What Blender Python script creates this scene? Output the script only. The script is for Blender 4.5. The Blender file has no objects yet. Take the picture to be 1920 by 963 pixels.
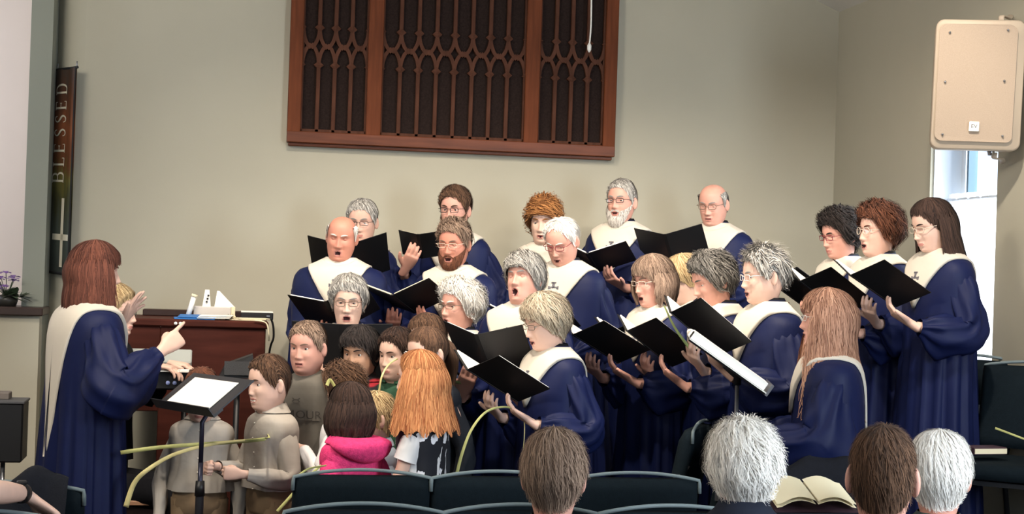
import bpy, bmesh, math, random
import numpy as np
from mathutils import Vector, Matrix

# ------------------------------------------------------------------ camera, world, light, exposure
SC = bpy.context.scene
COL = SC.collection
R = math.radians
CAM_LOC = Vector((0.0, 0.0, 1.65))
FPX = 3000.0                       # focal length in pixels of the 1920 px wide frame
YAW, PITCH, ROLL = R(10.2), R(0.45), R(1.9)
fwd = Vector((math.sin(YAW) * math.cos(PITCH), math.cos(YAW) * math.cos(PITCH), math.sin(PITCH)))
rt0 = Vector((math.cos(YAW), -math.sin(YAW), 0))
up0 = rt0.cross(fwd)
cam_up = up0 * math.cos(ROLL) - rt0 * math.sin(ROLL)
cam_rt = rt0 * math.cos(ROLL) + up0 * math.sin(ROLL)
cam_d = bpy.data.cameras.new('camera')
cam_d.sensor_width = 36.0
cam_d.lens = FPX / 1920 * 36
cam_d.clip_start = 0.05
cam = bpy.data.objects.new('camera', cam_d)
COL.objects.link(cam)
cam.matrix_world = Matrix(((cam_rt.x, cam_up.x, -fwd.x, CAM_LOC.x), (cam_rt.y, cam_up.y, -fwd.y, CAM_LOC.y),
                           (cam_rt.z, cam_up.z, -fwd.z, CAM_LOC.z), (0, 0, 0, 1)))
SC.camera = cam

def ray(px, py):
    return fwd * FPX + cam_rt * (px - 960) - cam_up * (py - 481.5)
def at(px, py, Y):                  # the point at distance Y towards the back wall
    d = ray(px, py); return CAM_LOC + d * (Y / d.y)
def at_x(px, py, X):
    d = ray(px, py); return CAM_LOC + d * (X / d.x)
def at_z(px, py, Z):
    d = ray(px, py); return CAM_LOC + d * ((Z - CAM_LOC.z) / d.z)

SC.view_settings.view_transform = 'Standard'
SC.view_settings.look = 'None'
SC.view_settings.gamma = 1.0
SC.view_settings.exposure = 0.55
w = bpy.data.worlds.new('world'); SC.world = w; w.use_nodes = True
w.node_tree.nodes['Background'].inputs[0].default_value = (0.62, 0.78, 1.0, 1)
w.node_tree.nodes['Background'].inputs[1].default_value = 1.5

def area_light(name, loc, target, size, power, color, size_y=None, spread=180):
    L = bpy.data.lights.new(name, 'AREA'); L.energy = power; L.color = color; L.size = size
    if size_y: L.shape = 'RECTANGLE'; L.size_y = size_y
    L.spread = R(spread)
    o = bpy.data.objects.new(name, L); COL.objects.link(o); o.location = loc
    o.rotation_euler = (Vector(target) - Vector(loc)).to_track_quat('-Z', 'Y').to_euler(); return o
def spot_light(name, loc, target, power, color, angle=60, blend=0.6, radius=0.06):
    L = bpy.data.lights.new(name, 'SPOT'); L.energy = power; L.color = color
    L.spot_size = R(angle); L.spot_blend = blend; L.shadow_soft_size = radius
    o = bpy.data.objects.new(name, L); COL.objects.link(o); o.location = loc
    o.rotation_euler = (Vector(target) - Vector(loc)).to_track_quat('-Z', 'Y').to_euler(); return o
WARM = (1.0, 0.88, 0.74)
spot_light('ceiling_spot_light', (0.2, 5.9, 4.55), (0.9, 7.9, 1.2), 320, WARM, 74, .8)
spot_light('ceiling_spot_light', (1.5, 5.8, 4.1), (1.7, 7.8, 1.2), 290, WARM, 74, .8)
spot_light('ceiling_spot_light', (2.5, 5.4, 3.7), (3.1, 7.6, 1.5), 210, WARM, 70, .8)
spot_light('ceiling_spot_light', (-0.9, 5.2, 4.2), (-0.3, 7.2, 1.0), 110, WARM, 60, .8)
area_light('side_window_light', (3.55, 2.6, 2.0), (1.2, 4.8, 1.1), 1.3, 165, (0.80, 0.90, 1.0), 1.7)
area_light('window_daylight', (5.6, 7.2, 3.4), (3.6, 7.55, 1.8), 1.6, 420, (0.90, 0.96, 1.0), 1.6)
area_light('rear_window_light', (0.0, -3.0, 2.6), (1.0, 6.0, 1.2), 3.0, 60, (0.80, 0.89, 1.0), 2.0)
area_light('alcove_window_light', (-2.6, 8.9, 2.6), (-.8, 9.6, 2.3), 1.0, 16, (0.80, 0.86, 1.0), 1.6)
area_light('added_wall_wash', (-2.5, 4.6, 3.9), (0.4, 9.2, 1.7), 2.2, 295, (1.0, 0.92, 0.79), 1.2)  # added lamp, no fixture of the hall: washes the back wall with warm light

# ------------------------------------------------------------------ helpers
def srgb(h):
    if isinstance(h, str):
        h = h.lstrip('#'); c = [int(h[i:i + 2], 16) / 255 for i in (0, 2, 4)]
    else:
        c = list(h)
    return tuple(x / 12.92 if x <= 0.04045 else ((x + 0.055) / 1.055) ** 2.4 for x in c) + (1.0,)

MATS = {}
def mat(name, col, rough=0.6, spec=0.4, metal=0.0, var=0.0, scale=8.0, bump=0.0, bscale=80.0, stretch=(1, 1, 1), sheen=0.0, emit=None):
    if name in MATS: return MATS[name]
    m = bpy.data.materials.new(name); m.use_nodes = True; nt = m.node_tree; b = nt.nodes['Principled BSDF']
    c = srgb(col)
    b.inputs['Base Color'].default_value = c; b.inputs['Roughness'].default_value = rough
    b.inputs['Specular IOR Level'].default_value = spec; b.inputs['Metallic'].default_value = metal
    if sheen:
        b.inputs['Sheen Weight'].default_value = sheen
    tc = mp = None
    if var or bump:
        tc = nt.nodes.new('ShaderNodeTexCoord'); mp = nt.nodes.new('ShaderNodeMapping')
        mp.inputs['Scale'].default_value = stretch
        nt.links.new(tc.outputs['Object'], mp.inputs['Vector'])
    if var:
        n = nt.nodes.new('ShaderNodeTexNoise'); n.inputs['Scale'].default_value = scale; n.inputs['Detail'].default_value = 4
        nt.links.new(mp.outputs[0], n.inputs['Vector'])
        r = nt.nodes.new('ShaderNodeValToRGB')
        r.color_ramp.elements[0].position = 0.3; r.color_ramp.elements[1].position = 0.7
        r.color_ramp.elements[0].color = tuple(x * (1 - var) for x in c[:3]) + (1,)
        r.color_ramp.elements[1].color = tuple(min(1, x * (1 + var)) for x in c[:3]) + (1,)
        nt.links.new(n.outputs['Fac'], r.inputs['Fac']); nt.links.new(r.outputs['Color'], b.inputs['Base Color'])
    if bump:
        n2 = nt.nodes.new('ShaderNodeTexNoise'); n2.inputs['Scale'].default_value = bscale; n2.inputs['Detail'].default_value = 3
        nt.links.new(mp.outputs[0], n2.inputs['Vector'])
        bp = nt.nodes.new('ShaderNodeBump'); bp.inputs['Strength'].default_value = bump; bp.inputs['Distance'].default_value = 0.01
        nt.links.new(n2.outputs['Fac'], bp.inputs['Height']); nt.links.new(bp.outputs[0], b.inputs['Normal'])
    if emit:
        b.inputs['Emission Color'].default_value = c; b.inputs['Emission Strength'].default_value = emit
    MATS[name] = m; return m

def hair_mat(name, dark, light):
    if name in MATS: return MATS[name]
    m = bpy.data.materials.new(name); m.use_nodes = True; nt = m.node_tree; b = nt.nodes['Principled BSDF']
    a = nt.nodes.new('ShaderNodeAttribute'); a.attribute_name = 'tone'
    r = nt.nodes.new('ShaderNodeValToRGB')
    r.color_ramp.elements[0].color = srgb(dark); r.color_ramp.elements[1].color = srgb(light)
    nt.links.new(a.outputs['Fac'], r.inputs['Fac']); nt.links.new(r.outputs['Color'], b.inputs['Base Color'])
    b.inputs['Roughness'].default_value = 1.5; b.inputs['Specular IOR Level'].default_value = 0.45
    MATS[name] = m; return m

class MB:
    """collects vertices and faces, then links them as one mesh object"""
    def __init__(s): s.V = []; s.F = []; s.M = []; s.S = []; s.n = 0; s.tone = []
    def add(s, V, F, mat=0, smooth=True, tone=0.5):
        V = np.asarray(V, float).reshape(-1, 3); k = s.n
        s.V.append(V); s.n += len(V)
        s.tone.append(np.broadcast_to(np.asarray(tone, float), (len(V),)))
        s.F += [tuple(int(i) + k for i in f) for f in F]
        if isinstance(mat, int): s.M += [mat] * len(F)
        else: s.M += list(mat)
        s.S += [smooth] * len(F)
    def grid(s, P, closed=True, mat=0, smooth=True, cap0=False, cap1=False, tone=0.5, flip=False):
        P = np.asarray(P, float); n, m = P.shape[:2]; F = []
        mm = m if closed else m - 1
        for i in range(n - 1):
            for j in range(mm):
                j2 = (j + 1) % m
                q = (i * m + j, i * m + j2, (i + 1) * m + j2, (i + 1) * m + j)
                F.append(q[::-1] if flip else q)
        if not isinstance(mat, int): mat = list(mat)
        nf = len(F)
        if cap0: F.append(tuple(range(m))[::-1])
        if cap1: F.append(tuple((n - 1) * m + j for j in range(m)))
        if not isinstance(mat, int): mat = mat + [mat[-1]] * (len(F) - nf)
        s.add(P.reshape(-1, 3), F, mat, smooth, tone if np.ndim(tone) == 0 else np.asarray(tone).reshape(-1))
    def tube(s, path, rad, n=8, mat=0, caps=True, flat=1.0, ref=(0, 0, 1), tone=0.5):
        s.grid(tube_pts(path, rad, n, flat, ref), True, mat, True, caps, caps, tone)
    def box(s, c, size, rot=None, mat=0, bevel=0.0):
        V, F = box_geo(size, bevel)
        if rot is not None: V = V @ np.array(rot.to_3x3()).T if hasattr(rot, 'to_3x3') else V @ np.array(rot).T
        s.add(V + np.array(c, float), F, mat, False)
    def build(s, name, mats, parent=None, loc=None, tone=False):
        if not isinstance(mats, (list, tuple)): mats = [mats]
        me = bpy.data.meshes.new(name)
        V = np.concatenate(s.V) if s.V else np.zeros((0, 3))
        me.from_pydata(V.tolist(), [], s.F)
        me.polygons.foreach_set('material_index', s.M)
        me.polygons.foreach_set('use_smooth', s.S)
        for m in mats: me.materials.append(m)
        if tone:
            at_ = me.attributes.new('tone', 'FLOAT', 'POINT'); at_.data.foreach_set('value', np.concatenate(s.tone))
        me.update()
        o = bpy.data.objects.new(name, me); COL.objects.link(o)
        if parent is not None: o.parent = parent
        if loc is not None: o.location = loc
        return o

def norm(v):
    v = np.asarray(v, float); return v / (np.linalg.norm(v, axis=-1, keepdims=True) + 1e-12)

def tube_pts(path, rad, n=8, flat=1.0, ref=(0, 0, 1)):
    P = np.asarray(path, float); k = len(P); rad = np.broadcast_to(np.asarray(rad, float), (k,))
    T = norm(np.gradient(P, axis=0)); ref = np.asarray(ref, float)
    out = np.zeros((k, n, 3)); ph = np.arange(n) / n * 2 * np.pi
    prev = None
    for i in range(k):
        r = ref if prev is None else prev
        B = r - T[i] * np.dot(r, T[i])
        if np.linalg.norm(B) < 1e-3:
            r = np.array((0.31, 0.9, 0.2)); B = r - T[i] * np.dot(r, T[i])
        B = norm(B); A = np.cross(T[i], B); prev = B
        out[i] = P[i] + rad[i] * (np.cos(ph)[:, None] * A + np.sin(ph)[:, None] * B * flat)
    return out

def box_geo(size, bevel=0.0):
    x, y, z = [q / 2 for q in size]
    if bevel <= 0:
        V = np.array([(-x, -y, -z), (x, -y, -z), (x, y, -z), (-x, y, -z), (-x, -y, z), (x, -y, z), (x, y, z), (-x, y, z)])
        F = [(0, 3, 2, 1), (4, 5, 6, 7), (0, 1, 5, 4), (1, 2, 6, 5), (2, 3, 7, 6), (3, 0, 4, 7)]
        return V, F
    b = min(bevel, x * .98, y * .98, z * .98); V = []; idx = {}
    for sx in (-1, 1):
        for sy in (-1, 1):
            for sz in (-1, 1):
                for ax in range(3):
                    p = [sx * (x - b), sy * (y - b), sz * (z - b)]
                    p[ax] = (sx * x, sy * y, sz * z)[ax]
                    idx[(sx, sy, sz, ax)] = len(V); V.append(p)
    F = []
    V = np.array(V)
    def q(ids):
        c = V[ids].mean(0); nrm = np.cross(V[ids[1]] - V[ids[0]], V[ids[2]] - V[ids[0]])
        F.append(tuple(ids) if np.dot(nrm, c) > 0 else tuple(ids[::-1]))
    for ax in range(3):
        o1, o2 = [a for a in range(3) if a != ax]
        for sg in (-1, 1):
            ids = []
            for (p, r) in ((-1, -1), (1, -1), (1, 1), (-1, 1)):
                sgn = [0, 0, 0]; sgn[ax] = sg; sgn[o1] = p; sgn[o2] = r; ids.append(idx[(*sgn, ax)])
            q(ids)
        for p in (-1, 1):
            for r in (-1, 1):
                ids = []
                for (t, a_) in ((-1, o1), (1, o1), (1, o2), (-1, o2)):
                    sgn = [0, 0, 0]; sgn[ax] = t; sgn[o1] = p; sgn[o2] = r; ids.append(idx[(*sgn, a_)])
                q(ids)
    for sx in (-1, 1):
        for sy in (-1, 1):
            for sz in (-1, 1):
                q([idx[(sx, sy, sz, 0)], idx[(sx, sy, sz, 1)], idx[(sx, sy, sz, 2)]])
    return V, F

def cr(xk, yk, x):                   # monotone cubic interpolation
    xk = np.asarray(xk, float); yk = np.asarray(yk, float); x = np.clip(np.asarray(x, float), xk[0], xk[-1])
    h = np.diff(xk); d = np.diff(yk) / h; m = np.zeros_like(yk)
    m[0] = d[0]; m[-1] = d[-1]
    for i in range(1, len(xk) - 1):
        m[i] = 0 if d[i - 1] * d[i] <= 0 else 2 * d[i - 1] * d[i] / (d[i - 1] + d[i])
    i = np.clip(np.searchsorted(xk, x, side='right') - 1, 0, len(h) - 1); t = (x - xk[i]) / h[i]
    return ((1 + 2 * t) * (1 - t) ** 2 * yk[i] + t * (1 - t) ** 2 * h[i] * m[i]
            + t * t * (3 - 2 * t) * yk[i + 1] + t * t * (t - 1) * h[i] * m[i + 1])

def spline(pts, n):                  # Catmull-Rom through points
    P = np.asarray(pts, float); k = len(P)
    if k == 2: return P[0] + (P[1] - P[0]) * np.linspace(0, 1, n)[:, None]
    ts = np.linspace(0, k - 1 - 1e-9, n); out = []
    for t in ts:
        i = int(t); f = t - i
        p0 = P[max(i - 1, 0)]; p1 = P[i]; p2 = P[min(i + 1, k - 1)]; p3 = P[min(i + 2, k - 1)]
        out.append(.5 * ((2 * p1) + (-p0 + p2) * f + (2 * p0 - 5 * p1 + 4 * p2 - p3) * f * f + (-p0 + 3 * p1 - 3 * p2 + p3) * f ** 3))
    return np.array(out)

def sstep(a, b, x):
    t = np.clip((np.asarray(x, float) - a) / (b - a), 0, 1); return t * t * (3 - 2 * t)

def tag(o, label=None, cat=None, group=None, kind=None):
    if label: o['label'] = label
    if cat: o['category'] = cat
    if group: o['group'] = group
    if kind: o['kind'] = kind
    return o
def empty(name, loc, rz=0.0):
    o = bpy.data.objects.new(name, None); o.empty_display_size = 0.1
    o.location = loc; o.rotation_euler = (0, 0, rz); COL.objects.link(o); return o
def copy_tree(o, parent=None):
    c = o.copy(); COL.objects.link(c)
    if parent is not None: c.parent = parent
    for ch in list(o.children): copy_tree(ch, c)
    return c
def boxobj(name, c, size, m, parent=None, rot=None, bevel=0.0):
    b = MB(); b.box((0, 0, 0), size, rot, 0, bevel); return b.build(name, m, parent, c)
def text_geo(txt, size=1.0, extrude=0.0):
    cu = bpy.data.curves.new('lettering', 'FONT'); cu.body = txt; cu.size = size; cu.extrude = extrude
    cu.align_x = 'CENTER'; cu.align_y = 'CENTER'; cu.resolution_u = 3
    ob = bpy.data.objects.new('lettering', cu); COL.objects.link(ob)
    dg = bpy.context.evaluated_depsgraph_get(); ev = ob.evaluated_get(dg); me = ev.to_mesh()
    V = np.array([v.co[:] for v in me.vertices]); F = [tuple(p.vertices) for p in me.polygons]
    ev.to_mesh_clear(); bpy.data.objects.remove(ob); bpy.data.curves.remove(cu)
    return V, F

# ------------------------------------------------------------------ the setting
M_wall = mat('sage_wall_paint', '#b2ad9c', 0.85, 0.2, var=0.02, scale=3, bump=0.04, bscale=250)
M_white_wall = mat('pale_wall_paint', '#e0d3cb', 0.85, 0.2, var=0.02, scale=3)
M_ceil = mat('ceiling_paint', '#d9d6cf', 0.9, 0.1, var=0.02, scale=4, bump=0.2, bscale=120)
M_trimwhite = mat('white_trim_paint', '#dfe6ee', 0.5, 0.4)
M_floor = mat('dark_brown_carpet', '#3a2b27', 0.95, 0.1, var=0.25, scale=40, bump=0.4, bscale=300)
M_riser = mat('black_riser_carpet', '#1c1c20', 0.95, 0.1, var=0.2, scale=60, bump=0.3, bscale=300)
M_nosing = mat('grey_metal_nosing', '#8f9097', 0.4, 0.5, 0.6)
M_wood = mat('walnut_wood', '#66361f', .6, .12, var=0.28, scale=5, stretch=(6, 6, 0.6), bump=0.05, bscale=60)
M_wood_h = mat('walnut_wood_rail', '#66361f', .42, .25, var=0.28, scale=5, stretch=(0.6, 6, 6), bump=0.05, bscale=60)
M_wood_thin = mat('tracery_wood', '#54362a', .7, .06, var=0.2, scale=8, stretch=(4, 4, 1))
M_mesh = mat('dark_grille_cloth', '#2a201d', 0.9, 0.1, var=0.25, scale=90, bump=0.3, bscale=500)
M_black = mat('black_plastic', '#141416', 0.45, 0.4)
M_blackcloth = mat('black_cloth', '#131317', 0.9, 0.15, var=0.2, scale=30)
M_metal = mat('brushed_steel', '#9a9ba0', 0.3, 0.5, 0.9)
M_paper = mat('white_paper', '#f2efe8', 0.8, 0.2)
M_cream = mat('cream_paper', '#e8ddbd', 0.8, 0.2)
YB = 9.4                             # the back wall
XR = 3.70                            # the right wall
H_EAVE = at(1568, 22, YB).z

def struct(name, b, m, parent=None):
    o = b.build(name, m, parent)
    if parent is None: o['kind'] = 'structure'
    return o
XC = 0.2                             # ridge of the vaulted ceiling
SL = math.tan(R(22))
def ceil_z(x): return H_EAVE + SL * ((XR - x) if x > XC else (XR - XC) - (XC - x))
b = MB(); b.box((-1.5, 2.0, -0.05), (12, 17.4, 0.1)); struct('floor', b, M_floor)
# back wall: gable shaped slab
xl = at(152, 300, YB).x
b = MB()
prof = [(xl, 0), (XR + .15, 0), (XR + .15, ceil_z(XR + .15)), (XC, ceil_z(XC)), (xl, ceil_z(xl))]
V = [(x, YB, z) for x, z in prof] + [(x, YB + .15, z) for x, z in prof]; n = len(prof)
F = [tuple(range(n)), tuple(range(2 * n - 1, n - 1, -1))] + [(i, i + n, (i + 1) % n + n, (i + 1) % n) for i in range(n)]
b.add(V, F, 0, False); struct('wall_back', b, M_wall)
# right wall with a window opening
wy0, wy1 = at_x(1868, 400, XR).y, at_x(1742, 400, XR).y
wz0, wz1 = 1.18, 2.62
b = MB()
for (ya, yb, za, zb) in ((-6.0, wy0, 0, H_EAVE + .1), (wy1, YB + .15, 0, H_EAVE + .1), (wy0, wy1, 0, wz0), (wy0, wy1, wz1, H_EAVE + .1)):
    b.box((XR + .11, (ya + yb) / 2, (za + zb) / 2), (.22, yb - ya, zb - za))
struct('wall_right', b, M_wall)
# ceiling: two slopes
for (xa, xb_, nm) in ((XC, XR + .3, 'ceiling'), (-6.0, XC, 'ceiling')):
    b = MB(); za, zb = ceil_z(xa), ceil_z(xb_)
    V = [(xa, -6.2, za), (xb_, -6.2, zb), (xb_, YB + .2, zb), (xa, YB + .2, za)]
    V = V + [(x, y, z + .12) for x, y, z in V]
    b.add(V, [(0, 3, 2, 1), (4, 5, 6, 7), (0, 1, 5, 4), (1, 2, 6, 5), (2, 3, 7, 6), (3, 0, 4, 7)], 0, False); struct(nm, b, M_ceil)
# left end: the wall turns round a soft corner into an angled return; pier, half wall with ledge, pale wall beyond
RA = R(60)
cen = np.array((xl, YB + .16)); arc = [(cen[0] - .16 * math.sin(t), cen[1] - .16 * math.cos(t)) for t in np.linspace(0, RA, 9)]
pe = np.array(arc[-1]); dd = np.array((-math.cos(RA), math.sin(RA))); xp1 = pe[0] + dd[0] * .42; yp1 = pe[1] + dd[1] * .42
arc.append((xp1, yp1))
b = MB(); P = [[(x, y, z) for x, y in arc] for z in (0, 5.2)]; b.grid(P, False, 0, True)
struct('wall_alcove', b, M_wall)
xa, xb_ = at(46, 300, YB - .25).x, at(88, 300, YB - .25).x
b = MB(); b.box(((xa + xb_) / 2 , YB - .02, 2.6), (xb_ - xa, .3, 5.2)); struct('trim_1', b, mat('pier_paint', '#83857a', .85, .2, var=.02, scale=3))
xa0 = at(-120, 300, YB).x
b = MB(); b.box(((xa0 + xa) / 2 - .2, YB + .32, 2.6), (xa - xa0 + .8, .12, 5.2)); struct('wall_left', b, M_white_wall)
zl = at(30, 590, YB - .3).z
b = MB(); b.box(((xa0 + xb_) / 2 - .1, YB - .27, zl / 2), (xb_ - xa0 + .2, .14, zl)); struct('wall_half', b, M_wall)
b = MB(); b.box(((xa0 + xb_) / 2 - .1, YB - .2, zl + .022), (xb_ - xa0 + .24, .36, .045), None, 0, .006); struct('trim_2', b, mat('dark_ledge_wood', '#33241f', .4, .4, var=.2, scale=6))
b = MB(); b.box((-1.5, -6.1, 3.2), (11, .2, 6.4)); struct('wall_rear', b, M_wall)
b = MB(); b.box((-6.1, 2, 3.2), (.2, 16.6, 6.4)); struct('wall_side_left', b, M_white_wall)
b = MB(); b.box((-3.6, YB + 1.0, 3.2), (5.6, .2, 6.4)); struct('wall_behind', b, M_white_wall)
# window
root = tag(empty('window_1', (0, 0, 0)), kind='structure')
b = MB()
for yy in (wy0 + .004, wy1 - .004): b.box((XR + .13, yy, (wz0 + wz1) / 2), (.22, .008, wz1 - wz0))
for zz in (wz0 + .004, wz1 - .004): b.box((XR + .13, (wy0 + wy1) / 2, zz), (.22, wy1 - wy0, .008))
b.build('window_reveal', M_trimwhite, root)
b = MB(); fx = XR + .2
for yy in (wy0 + .03, wy1 - .03): b.box((fx, yy, (wz0 + wz1) / 2), (.05, .05, wz1 - wz0 - .02))
for zz in (wz0 + .03, wz1 - .03): b.box((fx, (wy0 + wy1) / 2, zz), (.05, wy1 - wy0 - .02, .05))
b.build('window_frame', M_trimwhite, root)
b = MB(); b.box((fx - .01, wy1 - .10, (wz0 + wz1) / 2), (.05, .022, wz1 - wz0 - .06)); b.build('muntin', mat('grey_window_bar', '#5d7484', .4, .4), root)
mg = bpy.data.materials.new('window_glass'); mg.use_nodes = True; nt = mg.node_tree
for nn in list(nt.nodes): nt.nodes.remove(nn)
o_ = nt.nodes.new('ShaderNodeOutputMaterial'); mx = nt.nodes.new('ShaderNodeMixShader'); tr = nt.nodes.new('ShaderNodeBsdfTransparent'); gl = nt.nodes.new('ShaderNodeBsdfGlossy')
gl.inputs['Roughness'].default_value = .03; mx.inputs[0].default_value = .08
nt.links.new(tr.outputs[0], mx.inputs[1]); nt.links.new(gl.outputs[0], mx.inputs[2]); nt.links.new(mx.outputs[0], o_.inputs[0])
M_glass = mg
b = MB(); b.box((fx + .005, (wy0 + wy1) / 2, (wz0 + wz1) / 2), (.006, wy1 - wy0 - .1, wz1 - wz0 - .1)); b.build('pane', M_glass, root)
# sheer cafe curtain on a rod in the window
zc = at_x(1820, 367, XR).z
root = tag(empty('curtain', (XR + .1, (wy0 + wy1) / 2, zc)), 'sheer white cafe curtain gathered on a rod across the lower half of the window', 'curtain')
mc = bpy.data.materials.new('sheer_fabric'); mc.use_nodes = True; nt = mc.node_tree
for nn in list(nt.nodes): nt.nodes.remove(nn)
o_ = nt.nodes.new('ShaderNodeOutputMaterial'); mx = nt.nodes.new('ShaderNodeMixShader'); tl = nt.nodes.new('ShaderNodeBsdfTranslucent'); df = nt.nodes.new('ShaderNodeBsdfDiffuse')
tl.inputs[0].default_value = (.97, .97, .97, 1); df.inputs[0].default_value = (.9, .9, .9, 1); mx.inputs[0].default_value = .35
nt.links.new(tl.outputs[0], mx.inputs[1]); nt.links.new(df.outputs[0], mx.inputs[2]); nt.links.new(mx.outputs[0], o_.inputs[0])
yy = np.linspace(wy0 + .015, wy1 - .015, 90) - (wy0 + wy1) / 2; zz = np.linspace(.03, wz0 + .03 - zc, 14)
P = np.zeros((14, 90, 3))
for i in range(14):
    P[i, :, 0] = .012 * np.sin(yy * 95 + .4 * i) * (.5 + i / 14) + .006 * np.sin(yy * 41); P[i, :, 1] = yy; P[i, :, 2] = zz[i]
b = MB(); b.grid(P, False); b.build('fabric', mc, root)
b = MB(); b.tube([(0, wy0 - (wy0 + wy1) / 2 + .002, 0), (0, wy1 - (wy0 + wy1) / 2 - .002, 0)], .008, 8); b.build('rod', M_trimwhite, root)
# bright overcast outdoors seen through the pane: a snowy bank and a neighbouring roof line
b = MB(); b.box((7.5, 8.5, .55), (4, 12, .1)); tag(struct('ground_outside', b, mat('pale_ground', '#d5dbe2', .9, .1, var=.1, scale=2)), kind='structure')

# risers
def riser(x0, x1, y0, y1, z0, z1, nm='floor_riser'):
    b = MB(); b.box(((x0 + x1) / 2, (y0 + y1) / 2, (z0 + z1) / 2), (x1 - x0, y1 - y0, z1 - z0)); o = struct(nm, b, M_riser)
    n_ = MB(); n_.box(((x0 + x1) / 2, y0 - .004, z1 - .012), (x1 - x0, .02, .028)); n_.build('nosing', M_nosing, o); return o
Z1, Z2, Z3 = .12, .25, .42
riser(1.68, 2.72, 6.5, 7.88, 0, Z1)
riser(0.15, 2.72, 7.88, 8.42, 0, Z2)
riser(0.15, XR, 8.42, YB, 0, Z3)
riser(2.72, XR, 6.2, 8.42, 0, Z3)

# ------------------------------------------------------------------ carved organ grille on the back wall
def wallpt(px, py, dy=0.0): return at(px, py, YB + dy)
gx0, gx1 = wallpt(537, 260).x, wallpt(1148, 260).x
gz0 = (wallpt(535, 268).z + wallpt(1143, 294).z) / 2
gz1 = gz0 + 1.62
grille = tag(empty('organ_grille', ((gx0 + gx1) / 2, YB, gz0)), 'carved dark wood organ grille with gothic tracery in three panels high on the wall', 'organ grille')
gw = gx1 - gx0; X = lambda px: wallpt(px, 200).x - (gx0 + gx1) / 2
def gbox(name, x0, x1, z0, z1, y0, y1, m, bev=.004):
    return boxobj(name, ((x0 + x1) / 2, (y0 + y1) / 2, (z0 + z1) / 2), (x1 - x0, y1 - y0, z1 - z0), m, grille, None, bev)
hw = gw / 2; GH = gz1 - gz0
gbox('backing_cloth', -hw + .02, hw - .02, .02, GH - .02, -.02, -.003, M_mesh, 0)
sw = .075
gbox('outer_stile', -hw, -hw + sw, 0, GH, -.075, -.002, M_wood); gbox('outer_stile', hw - sw, hw, 0, GH, -.075, -.002, M_wood)
gbox('bottom_rail', -hw, hw, -.001, sw * .85, -.08, -.002, M_wood_h); gbox('top_rail', -hw, hw, GH - sw * .8, GH, -.08, -.002, M_wood_h)
gbox('sill_moulding', -hw + .01, hw - .01, -.02, .0, -.05, -.002, M_wood_h)
cx1, cx2 = X(699), X(993)
for c in (cx1, cx2): gbox('divider_stile', c - .043, c + .043, sw * .8, GH - sw * .8, -.072, -.003, M_wood)
bays = [(-hw + sw, cx1 - .043, 4), (cx1 + .043, cx2 - .043, 8), (cx2 + .043, hw - sw, 4)]
zlo = sw * .85; zk1 = wallpt(840, 137).z - gz0; zk2 = wallpt(840, 68).z - gz0; zmid = (zk1 + zk2) / 2
for (xa, xb2, nb) in bays:
    for (za, zb) in ((zlo, zlo + .018),): gbox('panel_bead', xa, xb2, za, zb, -.05, -.021, M_wood_thin, .002)
    for e in (xa, xb2):
        gbox('panel_bead', e - .009, e + .009, zlo, GH - sw * .8, -.05, -.021, M_wood_thin, .002)
    bw = (xb2 - xa) / nb
    for i in range(nb + 1):
        x = xa + i * bw
        if 0 < i < nb:
            gbox('mullion', x - .0115, x + .0115, zlo, zk1, -.05, -.021, M_wood_thin, .003)
            gbox('mullion', x - .0115, x + .0115, zk2, GH - sw * .8, -.05, -.021, M_wood_thin, .003)
        for zc_ in (zk1, zk2):                # little carved knots
            bb = MB(); s_ = .029 if 0 < i < nb else .018
            bb.add([(x - s_, -.048, zc_), (x, -.048, zc_ - s_ * .9), (x + s_, -.048, zc_), (x, -.048, zc_ + s_ * .9), (x, -.06, zc_),
                    (x - s_, -.024, zc_), (x, -.024, zc_ - s_ * .9), (x + s_, -.024, zc_), (x, -.024, zc_ + s_ * .9)],
                   [(0, 1, 4), (1, 2, 4), (2, 3, 4), (3, 0, 4), (0, 5, 6, 1), (1, 6, 7, 2), (2, 7, 8, 3), (3, 8, 5, 0)], 0, False)
            bb.build('carved_knot', M_wood_thin, grille)
        for sgn in (-1, 1):
            if (i == 0 and sgn < 0) or (i == nb and sgn > 0): continue
            for (z0_, dirz) in ((zk1, 1), (zk2, -1)):
                hh = abs(zmid - z0_) + .011; t = np.linspace(0, 1, 9)
                px_ = x + sgn * bw * .5 * (1 - np.cos(t * R(72))) / (1 - math.cos(R(72))); pz_ = z0_ + dirz * hh * np.sin(t * R(72)) / math.sin(R(72))
                px_[-1] = x + sgn * bw * .5
                bb = MB(); P = np.zeros((9, 4, 3))
                tg = norm(np.stack([np.gradient(px_), np.gradient(pz_)], 1)); nx, nz = -tg[:, 1] * .0105, tg[:, 0] * .0105
                for k, (s1, yy_) in enumerate(((-1, -.047), (1, -.047), (1, -.022), (-1, -.022))):
                    P[:, k, 0] = px_ + s1 * nx; P[:, k, 1] = yy_ - (.0012 * (sgn > 0) + .0024 * (dirz < 0) if yy_ < -.03 else 0); P[:, k, 2] = pz_ + s1 * nz
                bb.grid(P, True, 0, False, True, True); bb.build('tracery_arch', M_wood_thin, grille)
# pull cord with white tassel hanging in front of the grille
p1 = wallpt(1105, 84, -.12)
root = tag(empty('pull_cord', p1), 'white pull cord with small tassel hanging in front of the grille', 'cord')
b = MB(); b.tube(spline([(.0, 0, .0), (.006, 0, .12), (.004, 0, .4), (.02, 0, ceil_z(p1.x) - p1.z - .03)], 24), .005, 6); b.build('cord', M_paper, root)
b = MB(); b.tube([(0, 0, .01), (0, 0, -.005), (0, 0, -.03), (0, 0, -.045)], [.006, .013, .012, .004], 10); b.build('tassel', M_paper, root)

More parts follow.
